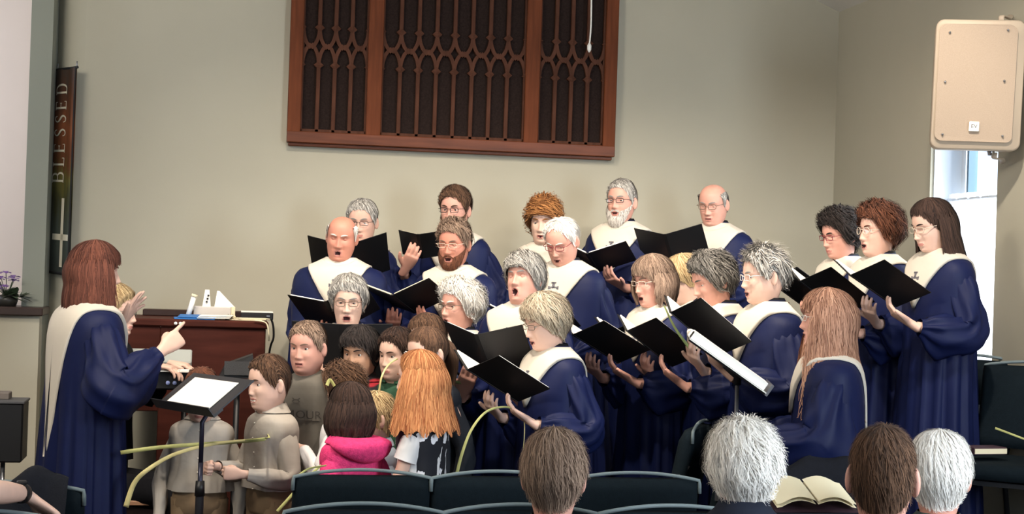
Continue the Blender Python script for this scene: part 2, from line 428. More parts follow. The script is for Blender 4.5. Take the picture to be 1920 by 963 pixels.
# ------------------------------------------------------------------ loudspeaker on the right wall
M_spk = mat('ivory_speaker_shell', '#b5a592', .5, .4, var=.03, scale=6)
M_spk_grille = mat('ivory_speaker_grille', '#a89684', .7, .2, var=.05, scale=200, bump=.3, bscale=700)
pc = at(1833, 160, 7.0)
spk = empty('loudspeaker', pc)
tag(spk, 'ivory wall loudspeaker with perforated grille on a bracket above the window', 'loudspeaker')
SWd, SHt = .405, .60
b = MB(); lv = [(-.5, .05), (-.485, .0), (-.3, 0), (.3, 0), (.485, 0), (.5, .05)]
def rrect(w_, h_, r_, n=6):
    pts = []
    for (sx, sy, a0) in ((1, 1, 0), (-1, 1, 90), (-1, -1, 180), (1, -1, 270)):
        for k in range(n + 1):
            a = R(a0 + 90 * k / n); pts.append((sx * (w_ / 2 - r_) + r_ * math.cos(a), sy * (h_ / 2 - r_) + r_ * math.sin(a)))
    return np.array(pts)
def bowed(w_, h_, r_, bow):
    p = rrect(w_, h_, r_); p[:, 1] += np.sign(p[:, 1]) * bow * (1 - (2 * p[:, 0] / w_) ** 2); return p
sec = [(.0, .975, .975), (-.02, 1, 1), (.14, 1.0, 1.0), (.26, .72, .9), (.275, .66, .86)]
P = []
for (y_, sx_, sz_) in sec[:]:
    q = bowed(SWd, SHt, .035, .012); P.append([(x_ * sx_, y_ if y_ != 0 else -.032, z_ * sz_) for x_, z_ in q])
b.grid(P, True, 0, True, True, True); b.build('cabinet', M_spk, spk)
q = bowed(SWd * .88, SHt * .9, .03, .008)
xr = q[:, 0].copy(); mask = xr > 0                     # the right edge of the grille is waisted
q[mask, 0] = xr[mask] - .012 - .016 * np.cos(q[mask, 1] / SHt * 2 * np.pi * 1.2 + 1.2)
b = MB()
front = [(x_ - .008, -.046 - .012 * (1 - (2 * x_ / SWd) ** 2), z_ + .008) for x_, z_ in q]; back_ = [(x_ - .008, -.028, z_ + .008) for x_, z_ in q]
b.grid([back_, front], True, 0, False, False, True)
nq = len(q)
b.build('grille', M_spk_grille, spk)
for (x_, z_) in ((-.14, .24), (.12, .255), (-.15, .01), (.115, .02), (-.15, -.235), (.12, -.235)):
    b = MB(); b.tube([(x_, -.04, z_), (x_, -.0625, z_)], [.006, .005], 8); b.build('screw', M_metal, spk)
b = MB(); b.box((-.01, -.062, -.195), (.046, .012, .046), None, 0, .003); badge = b.build('badge', M_paper, spk)
V, F = text_geo('EV', .026, .001); b = MB(); b.add([(x_ - .01, -.0692, z_ - .195) for x_, z_, y_ in V], F, 0, False); b.build('badge_letters', mat('grey_badge_print', '#6b6a6a', .5), badge)
b = MB(); b.tube(spline([(.10, .1, -.31), (.10, .1, -.335), (.14, .2, -.335), (.16, .33, -.33), (.16, .335, 0), (.16, .33, .335), (.14, .2, .335), (.1, .1, .335), (.1, .1, .30)], 40), .014, 8, flat=.35)
b.build('bracket', M_spk, spk)
b = MB(); b.tube([(.08, .06, -.295), (.08, .06, -.325)], [.02, .014], 10); b.build('socket', M_metal, spk)
aimv = Vector((-.42, -1, -.06)).normalized()
spk.rotation_euler = ((-aimv).to_track_quat('Y', 'Z')).to_euler()
spk.rotation_euler.y += R(1.0)

# ------------------------------------------------------------------ banner on the angled return
pb0, pb1 = Vector((pe[0], pe[1], 0)), Vector((xp1, yp1, 0))
dirb = (pb1 - pb0).normalized(); nb_ = Vector((dirb.y, -dirb.x, 0)); nb_ = nb_ if nb_.y < 0 else -nb_
def on_ret(px, py, off=.02):
    d = ray(px, py); o0 = pb0 + nb_ * off; t = (o0 - CAM_LOC).dot(nb_) / d.dot(nb_); return CAM_LOC + d * t
TLb, TRb, BLb, BRb = on_ret(108, 131), on_ret(145, 126), on_ret(89, 508), on_ret(131, 514)
root = empty('banner', (TLb + BRb) / 2); tag(root, 'tall narrow cloth banner with a white cross and lettering on the angled wall', 'banner')
o0 = (TLb + BRb) / 2
uu = np.array(((TRb - TLb) + (BRb - BLb)) / 2); vv = np.array(((BLb - TLb) + (BRb - TRb)) / 2)
nbn = np.array(nb_)
def bp(u, v, off=0.0): return np.array(((TLb - o0).lerp(TRb - o0, u)).lerp((BLb - o0).lerp(BRb - o0, u), v)) + nbn * off
mb_ = bpy.data.materials.new('banner_print'); mb_.use_nodes = True; nt = mb_.node_tree; pr = nt.nodes['Principled BSDF']
tc = nt.nodes.new('ShaderNodeTexCoord'); sep = nt.nodes.new('ShaderNodeSeparateXYZ'); nt.links.new(tc.outputs['Object'], sep.inputs[0])
mpn = nt.nodes.new('ShaderNodeMapRange'); mpn.inputs[1].default_value = float(bp(.5, 1)[2]); mpn.inputs[2].default_value = float(bp(.5, 0)[2])
nt.links.new(sep.outputs['Z'], mpn.inputs[0])
mpp = nt.nodes.new('ShaderNodeMapping'); mpp.inputs['Scale'].default_value = (14, 14, 3); mpp.inputs['Rotation'].default_value = (.5, .6, 0); nt.links.new(tc.outputs['Object'], mpp.inputs[0])
nz = nt.nodes.new('ShaderNodeTexNoise'); nz.inputs['Scale'].default_value = 2.2; nz.inputs['Detail'].default_value = 5; nt.links.new(mpp.outputs[0], nz.inputs['Vector'])
ad = nt.nodes.new('ShaderNodeMath'); ad.operation = 'MULTIPLY_ADD'; ad.inputs[1].default_value = .35; nt.links.new(nz.outputs['Fac'], ad.inputs[0]); nt.links.new(mpn.outputs[0], ad.inputs[2])
ad2 = nt.nodes.new('ShaderNodeMath'); ad2.operation = 'SUBTRACT'; ad2.inputs[1].default_value = .17; nt.links.new(ad.outputs[0], ad2.inputs[0])
rp = nt.nodes.new('ShaderNodeValToRGB'); cs = [(0, '#343b3a'), (.22, '#4b544f'), (.36, '#4a4a2c'), (.46, '#6a6530'), (.56, '#6b3e22'), (.72, '#8a4f2e'), (.85, '#5e3a26'), (1, '#4a3d36')]
rp.color_ramp.elements[0].color = srgb(cs[0][1]); rp.color_ramp.elements[1].color = srgb(cs[-1][1])
for p_, c_ in cs[1:-1]: e = rp.color_ramp.elements.new(p_); e.color = srgb(c_)
nt.links.new(ad2.outputs[0], rp.inputs[0]); nt.links.new(rp.outputs[0], pr.inputs['Base Color']); pr.inputs['Roughness'].default_value = .7
b = MB(); U = np.linspace(0, 1, 9); Vv = np.linspace(0, 1, 30)
for off, fl in ((.006, False), (0, True)):
    b.grid([[bp(u, v, off + .004 * math.sin(u * 9) * (1 - v)) for u in U] for v in Vv], False, 0, True, flip=fl)
b.build('cloth', mb_, root)
b = MB(); P = []
b.tube([bp(-.01, 0), bp(1.01, 0)], .008, 8); b.build('hem_rod', mat('banner_hem', '#26282b', .7), root)
b = MB(); b.tube([bp(-.01, 1), bp(1.01, 1)], .011, 8); b.build('hem_rod', mat('banner_hem', '#26282b', .7), root)
b = MB(); b.grid([[bp(u, v, .0085) for u in (.93, 1.0)] for v in Vv], False, 0, False); b.build('border', mat('banner_edge', '#1d1a19', .7), root)
for u in (.02, .98):
    b = MB(); b.tube([bp(u, 0), bp(u, 0) + np.array((0, 0, .035))], .004, 6); b.build('hook', M_metal, root)
M_print = mat('white_banner_print', '#eae4d2', .7)
# serif capitals drawn with strokes, reading upwards
def stroke_letter(ch):
    L = {'B': [((0, 0), (0, 1), .16), ((0, 1), (.35, 1), .06), ((0, .53), (.38, .53), .06), ((0, 0), (.4, 0), .06), 'arc', (.35, .765, .235, .2), (.4, .265, .265, .22)],
         'L': [((0, 0), (0, 1), .16), ((0, 0), (.5, 0), .06), ((.5, 0), (.5, .2), .06)],
         'E': [((0, 0), (0, 1), .16), ((0, 0), (.5, 0), .06), ((0, .52), (.38, .52), .06), ((0, 1), (.48, 1), .06), ((.5, 0), (.5, .18), .05), ((.48, 1), (.48, .84), .05), ((.38, .43), (.38, .61), .05)],
         'D': [((0, 0), (0, 1), .16), ((0, 1), (.3, 1), .06), ((0, 0), (.3, 0), .06), 'arc', (.3, .5, .5, .34)],
         'S': 'S'}[ch]
    polys = []
    def seg(p, q, w_):
        p = np.array(p); q = np.array(q); t = q - p; t = t / np.linalg.norm(t); n_ = np.array((-t[1], t[0])) * w_ / 2
        polys.append([p - n_, q - n_, q + n_, p + n_])
    if L == 'S':
        pts = spline([(.5, .8), (.42, .97), (.22, 1.0), (.06, .88), (.06, .7), (.25, .54), (.42, .42), (.5, .25), (.4, .06), (.22, 0), (.06, .05), (0, .22)], 26)
        for i in range(len(pts) - 1): seg(pts[i], pts[i + 1] + (pts[i + 1] - pts[i]) * .15, .07 + .09 * math.exp(-((i - 12.5) / 5) ** 2))
        return polys
    arc = False
    for it in L:
        if it == 'arc': arc = True; continue
        if not arc: seg(*it)
        else:
            cx, cy, ry, rx = it; pp = [(cx + rx * math.cos(a), cy + ry * math.sin(a)) for a in np.linspace(-math.pi / 2, math.pi / 2, 11)]
            for i in range(10): seg(pp[i], pp[i + 1], .06 + .1 * math.cos(R(-90 + 18 * (i + .5))))
    for sx in ((0, 0), (0, 1)): seg((-.16, sx[1]), (.16, sx[1]), .05)
    return polys
vlen = np.linalg.norm(vv); ulen = np.linalg.norm(uu)
vs = [(333, 0), (302, 1), (276, 2), (248, 3), (222, 4), (195, 5), (166, 6)]
for (py, i) in vs:
    ch = 'BLESSED'[i]; vc = (py - 126) / 386
    b = MB()
    for pl in stroke_letter(ch):
        # letter x runs up the banner (-v), letter y runs towards the left edge (-u)
        pts = [bp(.60 - y_ * .50 if True else 0, vc - (x_ - .22) * .062, .0095) for x_, y_ in pl]
        b.add(pts, [(0, 1, 2, 3)], 0, False)
    b.build('letter', M_print, root)
b = MB()
def cross_bar(u0, v0, u1, v1):
    b.add([bp(u0, v0, .010), bp(u1, v0, .010), bp(u1, v1, .010), bp(u0, v1, .010)], [(0, 1, 2, 3)], 0, False)
cross_bar(.58, .635, .70, .97); cross_bar(.22, .81, .92, .84)
b.build('cross', M_print, root)

# ------------------------------------------------------------------ flowers on the ledge
pf = at(12, 575, YB - .22)
pf.z = zl + .045
root = tag(empty('flower_arrangement', pf), 'purple flowers with dark green leaves standing on the dark ledge', 'flowers')
rg = random.Random(5)
b = MB(); b.tube([(0, 0, 0), (0, 0, .03), (0, 0, .06)], [.05, .06, .055], 14); b.build('bowl', mat('dark_bowl', '#2c2a26', .4), root)
def leaf_geo(b, base, d, ln, wd, n=(0, 0, 1), droop=.3, k=6, mat_=0):
    d = norm(d); s_ = norm(np.cross(d, n) + 1e-6); P = []
    for t in np.linspace(0, 1, k):
        c = np.array(base) + d * ln * t + np.array((0, 0, -droop * ln * t * t)); wv = wd * math.sin(math.pi * min(.97, .08 + t * .9)); P.append([c - s_ * wv, c + np.array((0, 0, -.1 * wv)), c + s_ * wv])
    b.grid(P, False, mat_, True)
gm, pm, pm2 = mat('dark_leaf_green', '#3c4a33', .6, var=.2, scale=20), mat('purple_petal', '#7b5a96', .7, var=.25, scale=30), mat('lilac_petal', '#a98bc0', .7, var=.2, scale=30)
for k in range(30):
    a = rg.uniform(0, 6.28); b = MB(); e = rg.uniform(.0, .9)
    leaf_geo(b, (rg.uniform(-.08, .08), rg.uniform(-.04, .04), .05), (math.cos(a), math.sin(a) * .5, e), rg.uniform(.07, .13), .02); b.build('leaf', gm, root)
for k in range(14):
    c = np.array((rg.uniform(-.12, .04), rg.uniform(-.06, .03), rg.uniform(.09, .21))); m_ = MB()
    for q_ in range(6):
        a = q_ * 1.047 + rg.random(); leaf_geo(m_, c, (math.cos(a), math.sin(a) * .8 - .3, .5), .04, .017, droop=.5, k=5)
    fl = m_.build('blossom', pm if k % 3 else pm2, root)
    m_ = MB(); m_.tube(spline([(0, 0, .05), c * .6 + np.array((0, 0, .02)), c], 6), .002, 5); m_.build('stem', gm, root)

# ------------------------------------------------------------------ people: hands, heads, hair, clothes
def hand_template(pose):
    """left hand, wrist at the origin, fingers along +Y, palm facing -Z, thumb towards +X"""
    curl = {'flat': [(12, 14, 10)] * 4, 'hold': [(22, 28, 18)] * 4, 'relax': [(25, 35, 25)] * 4, 'grip': [(62, 85, 50)] * 4,
            'open': [(2, 8, 5), (-2, 6, 5), (2, 10, 6), (6, 12, 8)], 'point': [(8, 10, 6), (75, 90, 60), (80, 92, 62), (82, 90, 60)]}[pose]
    spread = {'open': (9, 2, -6, -14), 'flat': (5, 1, -4, -9)}.get(pose, (3, 1, -2, -5))
    b = MB()
    # palm
    ys = [-.05, -.02, .0, .02, .05, .08, .097, .103]; hw = [.026, .026, .028, .036, .041, .042, .040, .03]; th = [.021, .0205, .019, .017, .0155, .0135, .011, .006]; cx = [0, 0, .001, .003, .002, 0, 0, 0]
    ph = np.arange(16) / 16 * 2 * np.pi
    P = np.array([[(cx[i] + hw[i] * np.sign(np.cos(a)) * abs(np.cos(a)) ** .8, ys[i], th[i] * np.sin(a)) for a in ph] for i in range(8)])
    b.grid(P, True, 0, True, True, True)
    fx = (.030, .010, -.011, -.030); fy = (.095, .099, .096, .088); ln = (.074, .083, .077, .060); r0 = (.0098, .0100, .0096, .0085)
    for k in range(4):
        a = 0; p = np.array((fx[k], fy[k] - .014, .001)); sp = R(spread[k]); pts = [p.copy()]; rr = [r0[k] * 1.05]
        segs = [ln[k] * .46 + .014, ln[k] * .30, ln[k] * .24]
        for j in range(3):
            a += R(curl[k][j]); d = np.array((math.sin(sp) * math.cos(a), math.cos(sp) * math.cos(a), -math.sin(a)))
            for f in (.5, 1.0):
                pts.append(p + d * segs[j] * f); rr.append(r0[k] * (1.02 - .09 * j - .05 * f))
            p = p + d * segs[j]
        rr[-1] *= .72
        b.tube(pts, rr, 9)
    if pose in ('grip', 'point'): tp = [(.012, .018, -.004), (.036, .045, -.014), (.036, .072, -.030), (.018, .088, -.040), (.004, .092, -.042)]
    elif pose == 'open': tp = [(.012, .015, -.002), (.042, .040, -.010), (.066, .066, -.014), (.082, .090, -.014)]
    elif pose == 'hold': tp = [(.012, .015, -.002), (.040, .038, .002), (.060, .064, .004), (.070, .094, .002)]
    else: tp = [(.012, .015, -.002), (.038, .042, -.008), (.053, .070, -.013), (.060, .096, -.016)]
    tp = spline(tp, 9); b.tube(tp, np.interp(np.linspace(0, 1, 9), [0, .3, .7, 1], [.017, .0145, .0115, .0075]), 9)
    o = b.build('hand_template', MATS.get('skin') or mat('skin', '#d9a48c'))
    md = o.modifiers.new('r', 'REMESH'); md.mode = 'VOXEL'; md.voxel_size = .0042
    sm = o.modifiers.new('s', 'SMOOTH'); sm.iterations = 3; sm.factor = .5
    dg = bpy.context.evaluated_depsgraph_get(); ev = o.evaluated_get(dg); me = ev.to_mesh()
    V = np.array([v.co[:] for v in me.vertices]); F = [tuple(p.vertices) for p in me.polygons]
    ev.to_mesh_clear(); bpy.data.objects.remove(o)
    return V, F
HANDS = {p: hand_template(p) for p in ('flat', 'hold', 'relax', 'grip', 'open', 'point')}

def add_hand(b, side, wrist, f, n, pose, s, mat_=0):
    """side 'L' or 'R'; f = finger direction, n = the way the palm faces (person's own frame)"""
    V, F = HANDS[pose]; f = norm(f); n = np.asarray(n, float); n = norm(n - f * np.dot(n, f))
    Z = -n; X = np.cross(f, Z)
    W = V.copy() * s
    if side == 'R': W[:, 0] *= -1; F = [q[::-1] for q in F]
    b.add(np.asarray(wrist) + W[:, :1] * X + W[:, 1:2] * f + W[:, 2:] * Z, F, mat_)

# --- head surface (origin between the eyes' level and the ears, face towards -Y)
_HZ = [-.24, -.20, -.165, -.140, -.125, -.115, -.105, -.085, -.06, -.03, 0, .03, .06, .09, .105, .112, .1155]
_HA = [.062, .056, .053, .0525, .054, .0555, .058, .0635, .070, .0745, .077, .0775, .073, .058, .040, .022, .0005]
_HF = [.045, .045, .046, .049, .056, .071, .080, .086, .090, .092, .092, .0965, .0915, .070, .047, .025, .0005]
_HB = [.066, .062, .060, .059, .059, .060, .062, .068, .078, .091, .100, .103, .096, .073, .048, .026, .0005]
def head_abc(z, hd):
    k = 1 + hd.get('fat', 0) * np.exp(-((z + .075) / .045) ** 2)
    return cr(_HZ, _HA, z) * k * hd.get('wide', 1.0), cr(_HZ, _HF, z), cr(_HZ, _HB, z)
def head_surf(az, z, hd):
    a, f, bk = head_abc(z, hd); s, c = np.sin(az), np.cos(az)
    e = .92
    x = a * np.sign(s) * np.abs(s) ** e
    y = np.where(c > 0, -f * np.abs(c) ** e, bk * np.abs(c) ** e)
    return np.stack([x, y + 0 * x, z + 0 * x], -1)
def head_nrm(P):
    n = P.copy(); n[..., 1] -= .005; n[..., 2] = np.maximum(P[..., 2] - .0, 0) * 1.15 - .12 * np.maximum(-P[..., 2], 0); return norm(n)

def head_mesh(b, hd, xf):
    """mats: 0 skin 1 lip 2 mouth 3 eye white 4 iris 5 teeth"""
    m = 54; t = np.arange(m) / m * 2 - 1 + 1.0 / m
    az = np.pi * (.42 * t + .58 * t ** 3)
    zs = np.concatenate([[-.24, -.20, -.175, -.155, -.14, -.13, -.124], np.arange(-.119, .0405, .0047), np.linspace(.045, .095, 8), [.102, .107, .111, .1135, .115, .1155]])
    A, Z = np.meshgrid(az, zs); P = head_surf(A, Z, hd)
    fr = (np.cos(A) > .05) * 1.0
    x, z = P[..., 0], P[..., 2]; dy = np.zeros_like(x)
    G = lambda cx, cz, sx, sz: np.exp(-((np.abs(x) - cx) / sx) ** 2 - ((z - cz) / sz) ** 2)
    G1 = lambda cz, sx, sz: np.exp(-(x / sx) ** 2 - ((z - cz) / sz) ** 2)
    mo = hd.get('mouth', 0.0); ns = hd.get('nose', 1.0)
    dy -= .011 * G(.031, -.001, .017, .0105)                     # sockets
    dy += .0045 * G(.028, .017, .024, .008) * hd.get('brow', 1)    # brow
    dy += .006 * G(.043, -.033, .020, .018)                      # cheeks
    nz = np.interp(z, [-.0555, -.050, -.043, -.03, -.01, .008, .02], [0, .016, .0245, .019, .0115, .004, 0]) * ns
    nw = np.interp(z, [-.055, -.043, -.02, .01], [.0135, .0125, .0088, .0085])
    dy += nz * np.exp(-(x / nw) ** 2)
    dy += .008 * ns * np.exp(-((np.abs(x) - .0125) / .0065) ** 2 - ((z + .0455) / .007) ** 2)   # nostril wings
    dy -= .004 * G(.026, -.062, .007, .016)                      # fold beside the mouth
    dy += .0065 * G1(-.073, .026, .016)
    dy += .0045 * G1(-.0685, .019, .0045) + .0050 * G1(-.0800, .017, .0052)   # lips
    dy -= .0035 * G1(-.0742, .022, .0022)
    dy -= .0035 * G1(-.0905, .020, .006)
    dy += .0065 * G1(-.105, .019, .012)                          # chin
    P[..., 1] -= dy * fr * hd.get('feat', 1.0)
    smile = hd.get('smile', 0.0)
    mcz = -.0745 - .009 * mo; hw_ = .021 - .0045 * mo + .006 * smile; hh_ = .0014 + .0145 * mo
    drop = .017 * mo * sstep(-.070, -.088, z) * sstep(-.2, .6, np.cos(A)) * sstep(-.18, -.13, z)
    P[..., 2] -= drop
    z2 = P[..., 2]
    e = np.sqrt((x / hw_) ** 2 + ((z2 - mcz - smile * .22 * np.abs(x)) / hh_) ** 2)
    fm = fr * (np.cos(A) > .5)
    P[..., 1] += np.where((e < 1) & (fm > 0), .024 * np.minimum(1, mo + .2) * (1 - e ** 2), 0)
    fx, fz = hw_ + .004, hh_ + .0062
    # face materials
    q = lambda M: (M[:-1] + M[1:]) / 2
    qc = lambda M: (q(M) + np.roll(q(M), -1, axis=1)) / 2
    X_, Z_, F_ = qc(x), qc(z2), qc(fm)
    e1 = np.sqrt((X_ / hw_) ** 2 + ((Z_ - mcz - smile * .22 * np.abs(X_)) / hh_) ** 2); e2 = np.sqrt((X_ / fx) ** 2 + ((Z_ - mcz - smile * .22 * np.abs(X_)) / fz) ** 2)
    M = np.zeros(X_.shape, int); M[(e2 < 1) & (F_ > .4)] = 1
    if mo > .12 or smile: M[(e1 < .95) & (F_ > .4)] = 5 if smile else 2
    b.grid(xf(P), True, M.reshape(-1), True, False, True)
    # ears
    for sg in (-1, 1):
        u = np.linspace(.06, np.pi - .06, 9); v = np.arange(14) / 14 * 2 * np.pi
        U, Vv_ = np.meshgrid(u, v, indexing='ij')
        ex = np.sin(U) * np.cos(Vv_); ey = np.sin(U) * np.sin(Vv_); ez = np.cos(U)
        hollow = np.exp(-((ey + .15) / .42) ** 2 - (ez / .55) ** 2) * (ex > 0)
        E = np.stack([(.0105 * ex - .0085 * hollow * (ex > 0)), .0185 * ey, .0315 * ez * (1 + .1 * ey)], -1)
        ca, sa = math.cos(.62), math.sin(.62)
        E = np.stack([E[..., 0] * ca + E[..., 1] * sa + .0785 * hd.get('wide', 1.0), -E[..., 0] * sa + E[..., 1] * ca + .012, E[..., 2] - .008 - .2 * E[..., 1]], -1)
        E = (E - np.array((.0785, .012, -.008))) * hd.get('ear', 1.08) + np.array((.0800, .012, -.008))
        E[..., 0] *= sg
        b.grid(xf(E), True, 0, True, True, True, flip=sg > 0)
    # eyes with lids
    lid = hd.get('lid', .35) + .04
    for sg in (-1, 1):
        u = np.linspace(.02, np.pi - .02, 13); v = np.arange(18) / 18 * 2 * np.pi
        U, W = np.meshgrid(u, v, indexing='ij')     # pole looks forward (-Y)
        D = np.stack([np.sin(U) * np.cos(W), -np.cos(U), np.sin(U) * np.sin(W)], -1)
        c = np.array((sg * .0315, -.0695, 0.0)); r = .0118
        Um = (U[:-1] + U[1:]) / 2; M = np.where(Um < .5, 4, 3)
        gaze = hd.get('gaze', (0, 0)); ca, sa = math.cos(gaze[0]), math.sin(gaze[0])
        D2 = np.stack([D[..., 0] * ca - D[..., 1] * sa, D[..., 0] * sa + D[..., 1] * ca, D[..., 2]], -1)
        b.grid(xf(c + r * D2), True, M.reshape(-1), True, True, True)
        for (top, frac) in ((True, lid), (False, .22)):
            # lid: shell between the horizontal plane angle and the top/bottom of the ball
            lim = (1 - 2 * frac) * .95
            th0 = math.asin(max(-1, min(1, lim))) if top else -math.asin(max(-1, min(1, 1 - 2 * frac)))
            th = np.linspace(th0, (math.pi / 2 if top else -math.pi / 2), 6); aa = np.linspace(-1.5, 1.5, 13)
            T_, A_ = np.meshgrid(th, aa, indexing='ij')
            L = np.stack([np.cos(T_) * np.sin(A_), -np.cos(T_) * np.cos(A_), np.sin(T_)], -1)
            b.grid(xf(c + (r + .0012) * L), False, 0, True, flip=not top)

def eyebrows(b, hd, xf, tone=.3, sides=(-1, 1)):
    for sg in sides:
        xx = np.linspace(.012, .049, 9); zz = .0175 + .006 * np.sin((xx - .012) / .037 * 2.2) ; th = .0042 * np.sin(np.linspace(.5, 2.9, 9)) * hd.get('browsize', 1)
        rows = []
        for k in (-1, 0, 1):
            z_ = zz + k * th; az = np.arcsin(np.clip(xx / .086, -1, 1)); p = head_surf(az, z_, hd); p[:, 1] -= .0058 + (.0022 if k == 0 else 0); p[:, 0] = xx * sg; rows.append(p)
        b.grid(xf(np.array(rows)), False, 0, True, flip=sg > 0, tone=tone)

HAIRLINE = {
    'fade':  [(0, .074), (25, .070), (45, .052), (60, .022), (75, .000), (83, -.006), (92, .026), (102, .026), (114, .012), (140, -.012), (180, -.020)],
    'neat':  [(0, .074), (25, .070), (45, .052), (60, .022), (75, .000), (83, -.006), (92, .024), (102, .024), (114, .002), (140, -.034), (180, -.048)],
    'full':  [(0, .074), (25, .070), (45, .052), (60, .022), (75, -.004), (83, -.016), (92, .020), (102, .020), (114, -.012), (140, -.052), (180, -.064)],
    'bang':  [(0, .042), (30, .038), (50, .018), (65, -.004), (78, -.024), (88, -.026), (98, -.002), (112, -.03), (140, -.074), (180, -.085)],
    'recede': [(0, .097), (25, .090), (42, .074), (58, .040), (75, -.002), (83, -.016), (92, .020), (102, .020), (114, -.012), (140, -.054), (180, -.066)],
    'fringe': [(0, .060), (60, .055), (72, .022), (78, -.006), (84, -.016), (92, .020), (102, .020), (114, -.022), (140, -.066), (180, -.076)],
    'low':   [(0, .066), (30, .060), (50, .040), (65, .006), (78, -.030), (88, -.045), (100, -.05), (115, -.062), (140, -.085), (180, -.098)],
    'lowbang': [(0, .046), (30, .040), (50, .020), (65, -.004), (78, -.032), (88, -.045), (100, -.055), (115, -.072), (140, -.09), (180, -.100)],
}
def make_hair(b, hd, hr, xf, rng, s=1.0):
    """hr: line, thick, top (0..1 extra on the crown), side, strands, slen, lift, curl, long (z_end), longfrom(deg), flare, tone"""
    kx, ky = zip(*HAIRLINE[hr.get('line', 'full')]); thick = hr.get('thick', .016); topx = hr.get('top', 1.3); side = hr.get('side', 1.0)
    fringe = hr.get('line') == 'fringe'; bang0 = hr.get('bangt', 0.0); lump = hr.get('lump', .0); lf = hr.get('lumpf', 9)
    seed = rng.uniform(0, 6.28, 8)
    def S(az, w, lift=0.0):
        a_ = np.abs((az + np.pi) % (2 * np.pi) - np.pi) * 180 / np.pi
        hl = cr(kx, ky, a_)
        if fringe:
            zt = np.interp(a_, [60, 90, 180], [.062, .070, .060]); z = hl + (np.maximum(zt, hl + .004) - hl) * w
            th = thick * np.sin(np.clip(w, 0, 1) * np.pi * .9 + .25) * side
        else:
            wn = np.minimum(w, 0); w = np.maximum(w, 0); z = hl + (.1152 - hl) * (1 - (1 - w) ** 1.6) + wn * .09
            th = thick * (sstep(0, .22, w) * (1 - bang0 * 0) + bang0 * (1 - sstep(0, .22, w)) * (a_ < 60))
            th = th * (1 - (1 - hr.get('earcut', 1.0)) * sstep(55, 80, a_) * (1 - sstep(.02, .06, z)))
            th = th * np.where(w > .5, 1 + (topx - 1) * sstep(.4, 1, w), 1) * (1 + (side - 1) * sstep(50, 90, a_) * (1 - sstep(.4, .9, w)))
        if not hr.get('ears') is False and hr.get('line', 'full') in ('full', 'fade', 'neat', 'recede', 'fringe') and hr.get('long') is None:
            th = th * (1 - .9 * np.exp(-((a_ - 96) / 15) ** 2) * (1 - sstep(.018, .045, z)))
        P = head_surf(az, z, hd); n = head_nrm(P)
        th = th * (1 + hr.get('lock', .13) * np.sin(hr.get('lockn', 31) * az + 2.5 * np.sin(3 * az + seed[6]) + 5 * w + seed[7]) * sstep(0, .3, w))
        if lump:
            th = th * (1 + lump * (np.sin(lf * az + seed[0] + 3 * w) * np.sin(lf * .9 * w * 2 + seed[1]) + .6 * np.sin(lf * 1.7 * az + seed[2] - 7 * w)))
        return P + n * (th + .0012 + lift)[..., None], n
    m = 84; az = (np.arange(m) / m * 2 - 1) * np.pi; ws = np.concatenate([np.linspace(0, .3, 8), np.linspace(.36, 1, 13)])
    A, W = np.meshgrid(az, ws)
    if fringe:
        azf = np.linspace(R(64), 2 * np.pi - R(64), 44); A, W = np.meshgrid(azf, ws)
    P, _ = S(A, W)
    tone0 = hr.get('basetone', .35)
    tv = np.clip(tone0 + .22 * np.sin(hr.get('lockn', 31) * A + 2.5 * np.sin(3 * A + seed[6]) + 5 * W + seed[7]) + .12 * np.sin(11 * A + seed[3] + 9 * W), 0, 1)
    b.grid(xf(P), not fringe, 0, True, tone=tv)
    N = hr.get('strands', 700)
    def ribbons(C, n, wd, tone):
        K = C.shape[1]; T = norm(np.gradient(C, axis=1)); sd = norm(np.cross(T, n)); t = np.linspace(0, 1, K)
        wv = wd * (1 - .75 * t ** 2)[None, :, None]
        L, Rr = C - sd * wv, C + sd * wv
        V = np.stack([L, Rr], 2)                     # N,K,2,3
        nN = len(C); idx = np.arange(nN * K * 2).reshape(nN, K, 2)
        F = np.stack([idx[:, :-1, 0], idx[:, :-1, 1], idx[:, 1:, 1], idx[:, 1:, 0]], -1).reshape(-1, 4)
        b.add(xf(V.reshape(-1, 3)), F.tolist(), 0, True, np.repeat(tone, K * 2))
    if N:
        K = 5; t = np.linspace(0, 1, K)
        az0 = rng.uniform(-np.pi, np.pi, N)
        if fringe: az0 = rng.uniform(R(66), 2 * np.pi - R(66), N)
        w0 = rng.uniform(.05, 1, N) ** .8
        dw = hr.get('slen', .35) * rng.uniform(.6, 1.2, N); lift = hr.get('lift', .004); curl = hr.get('curl', 0.0); sw = hr.get('sweep', .25)
        cp = rng.uniform(0, 6.28, N)
        AZ = az0[:, None] + (sw * rng.normal(.6, .5, N))[:, None] * t + curl * np.sin(t * 7 + cp[:, None])
        WW = w0[:, None] - dw[:, None] * t
        WW = np.clip(WW, 0 if fringe else -.16 * rng.uniform(.1, 1, N)[:, None], 1)
        lf_ = lift * rng.uniform(.1, 1.6, N)[:, None] ** 1.5 * (.35 + t ** 1.3) + curl * .03 * (1 + np.cos(t * 7 + cp[:, None]))
        C, n = S(AZ, WW, lf_)
        ribbons(C, n, hr.get('swid', .0022) * rng.uniform(.6, 1.3, N)[:, None, None], np.clip(rng.normal(hr.get('tone', .5), hr.get('tsd', .30), N), 0, 1))
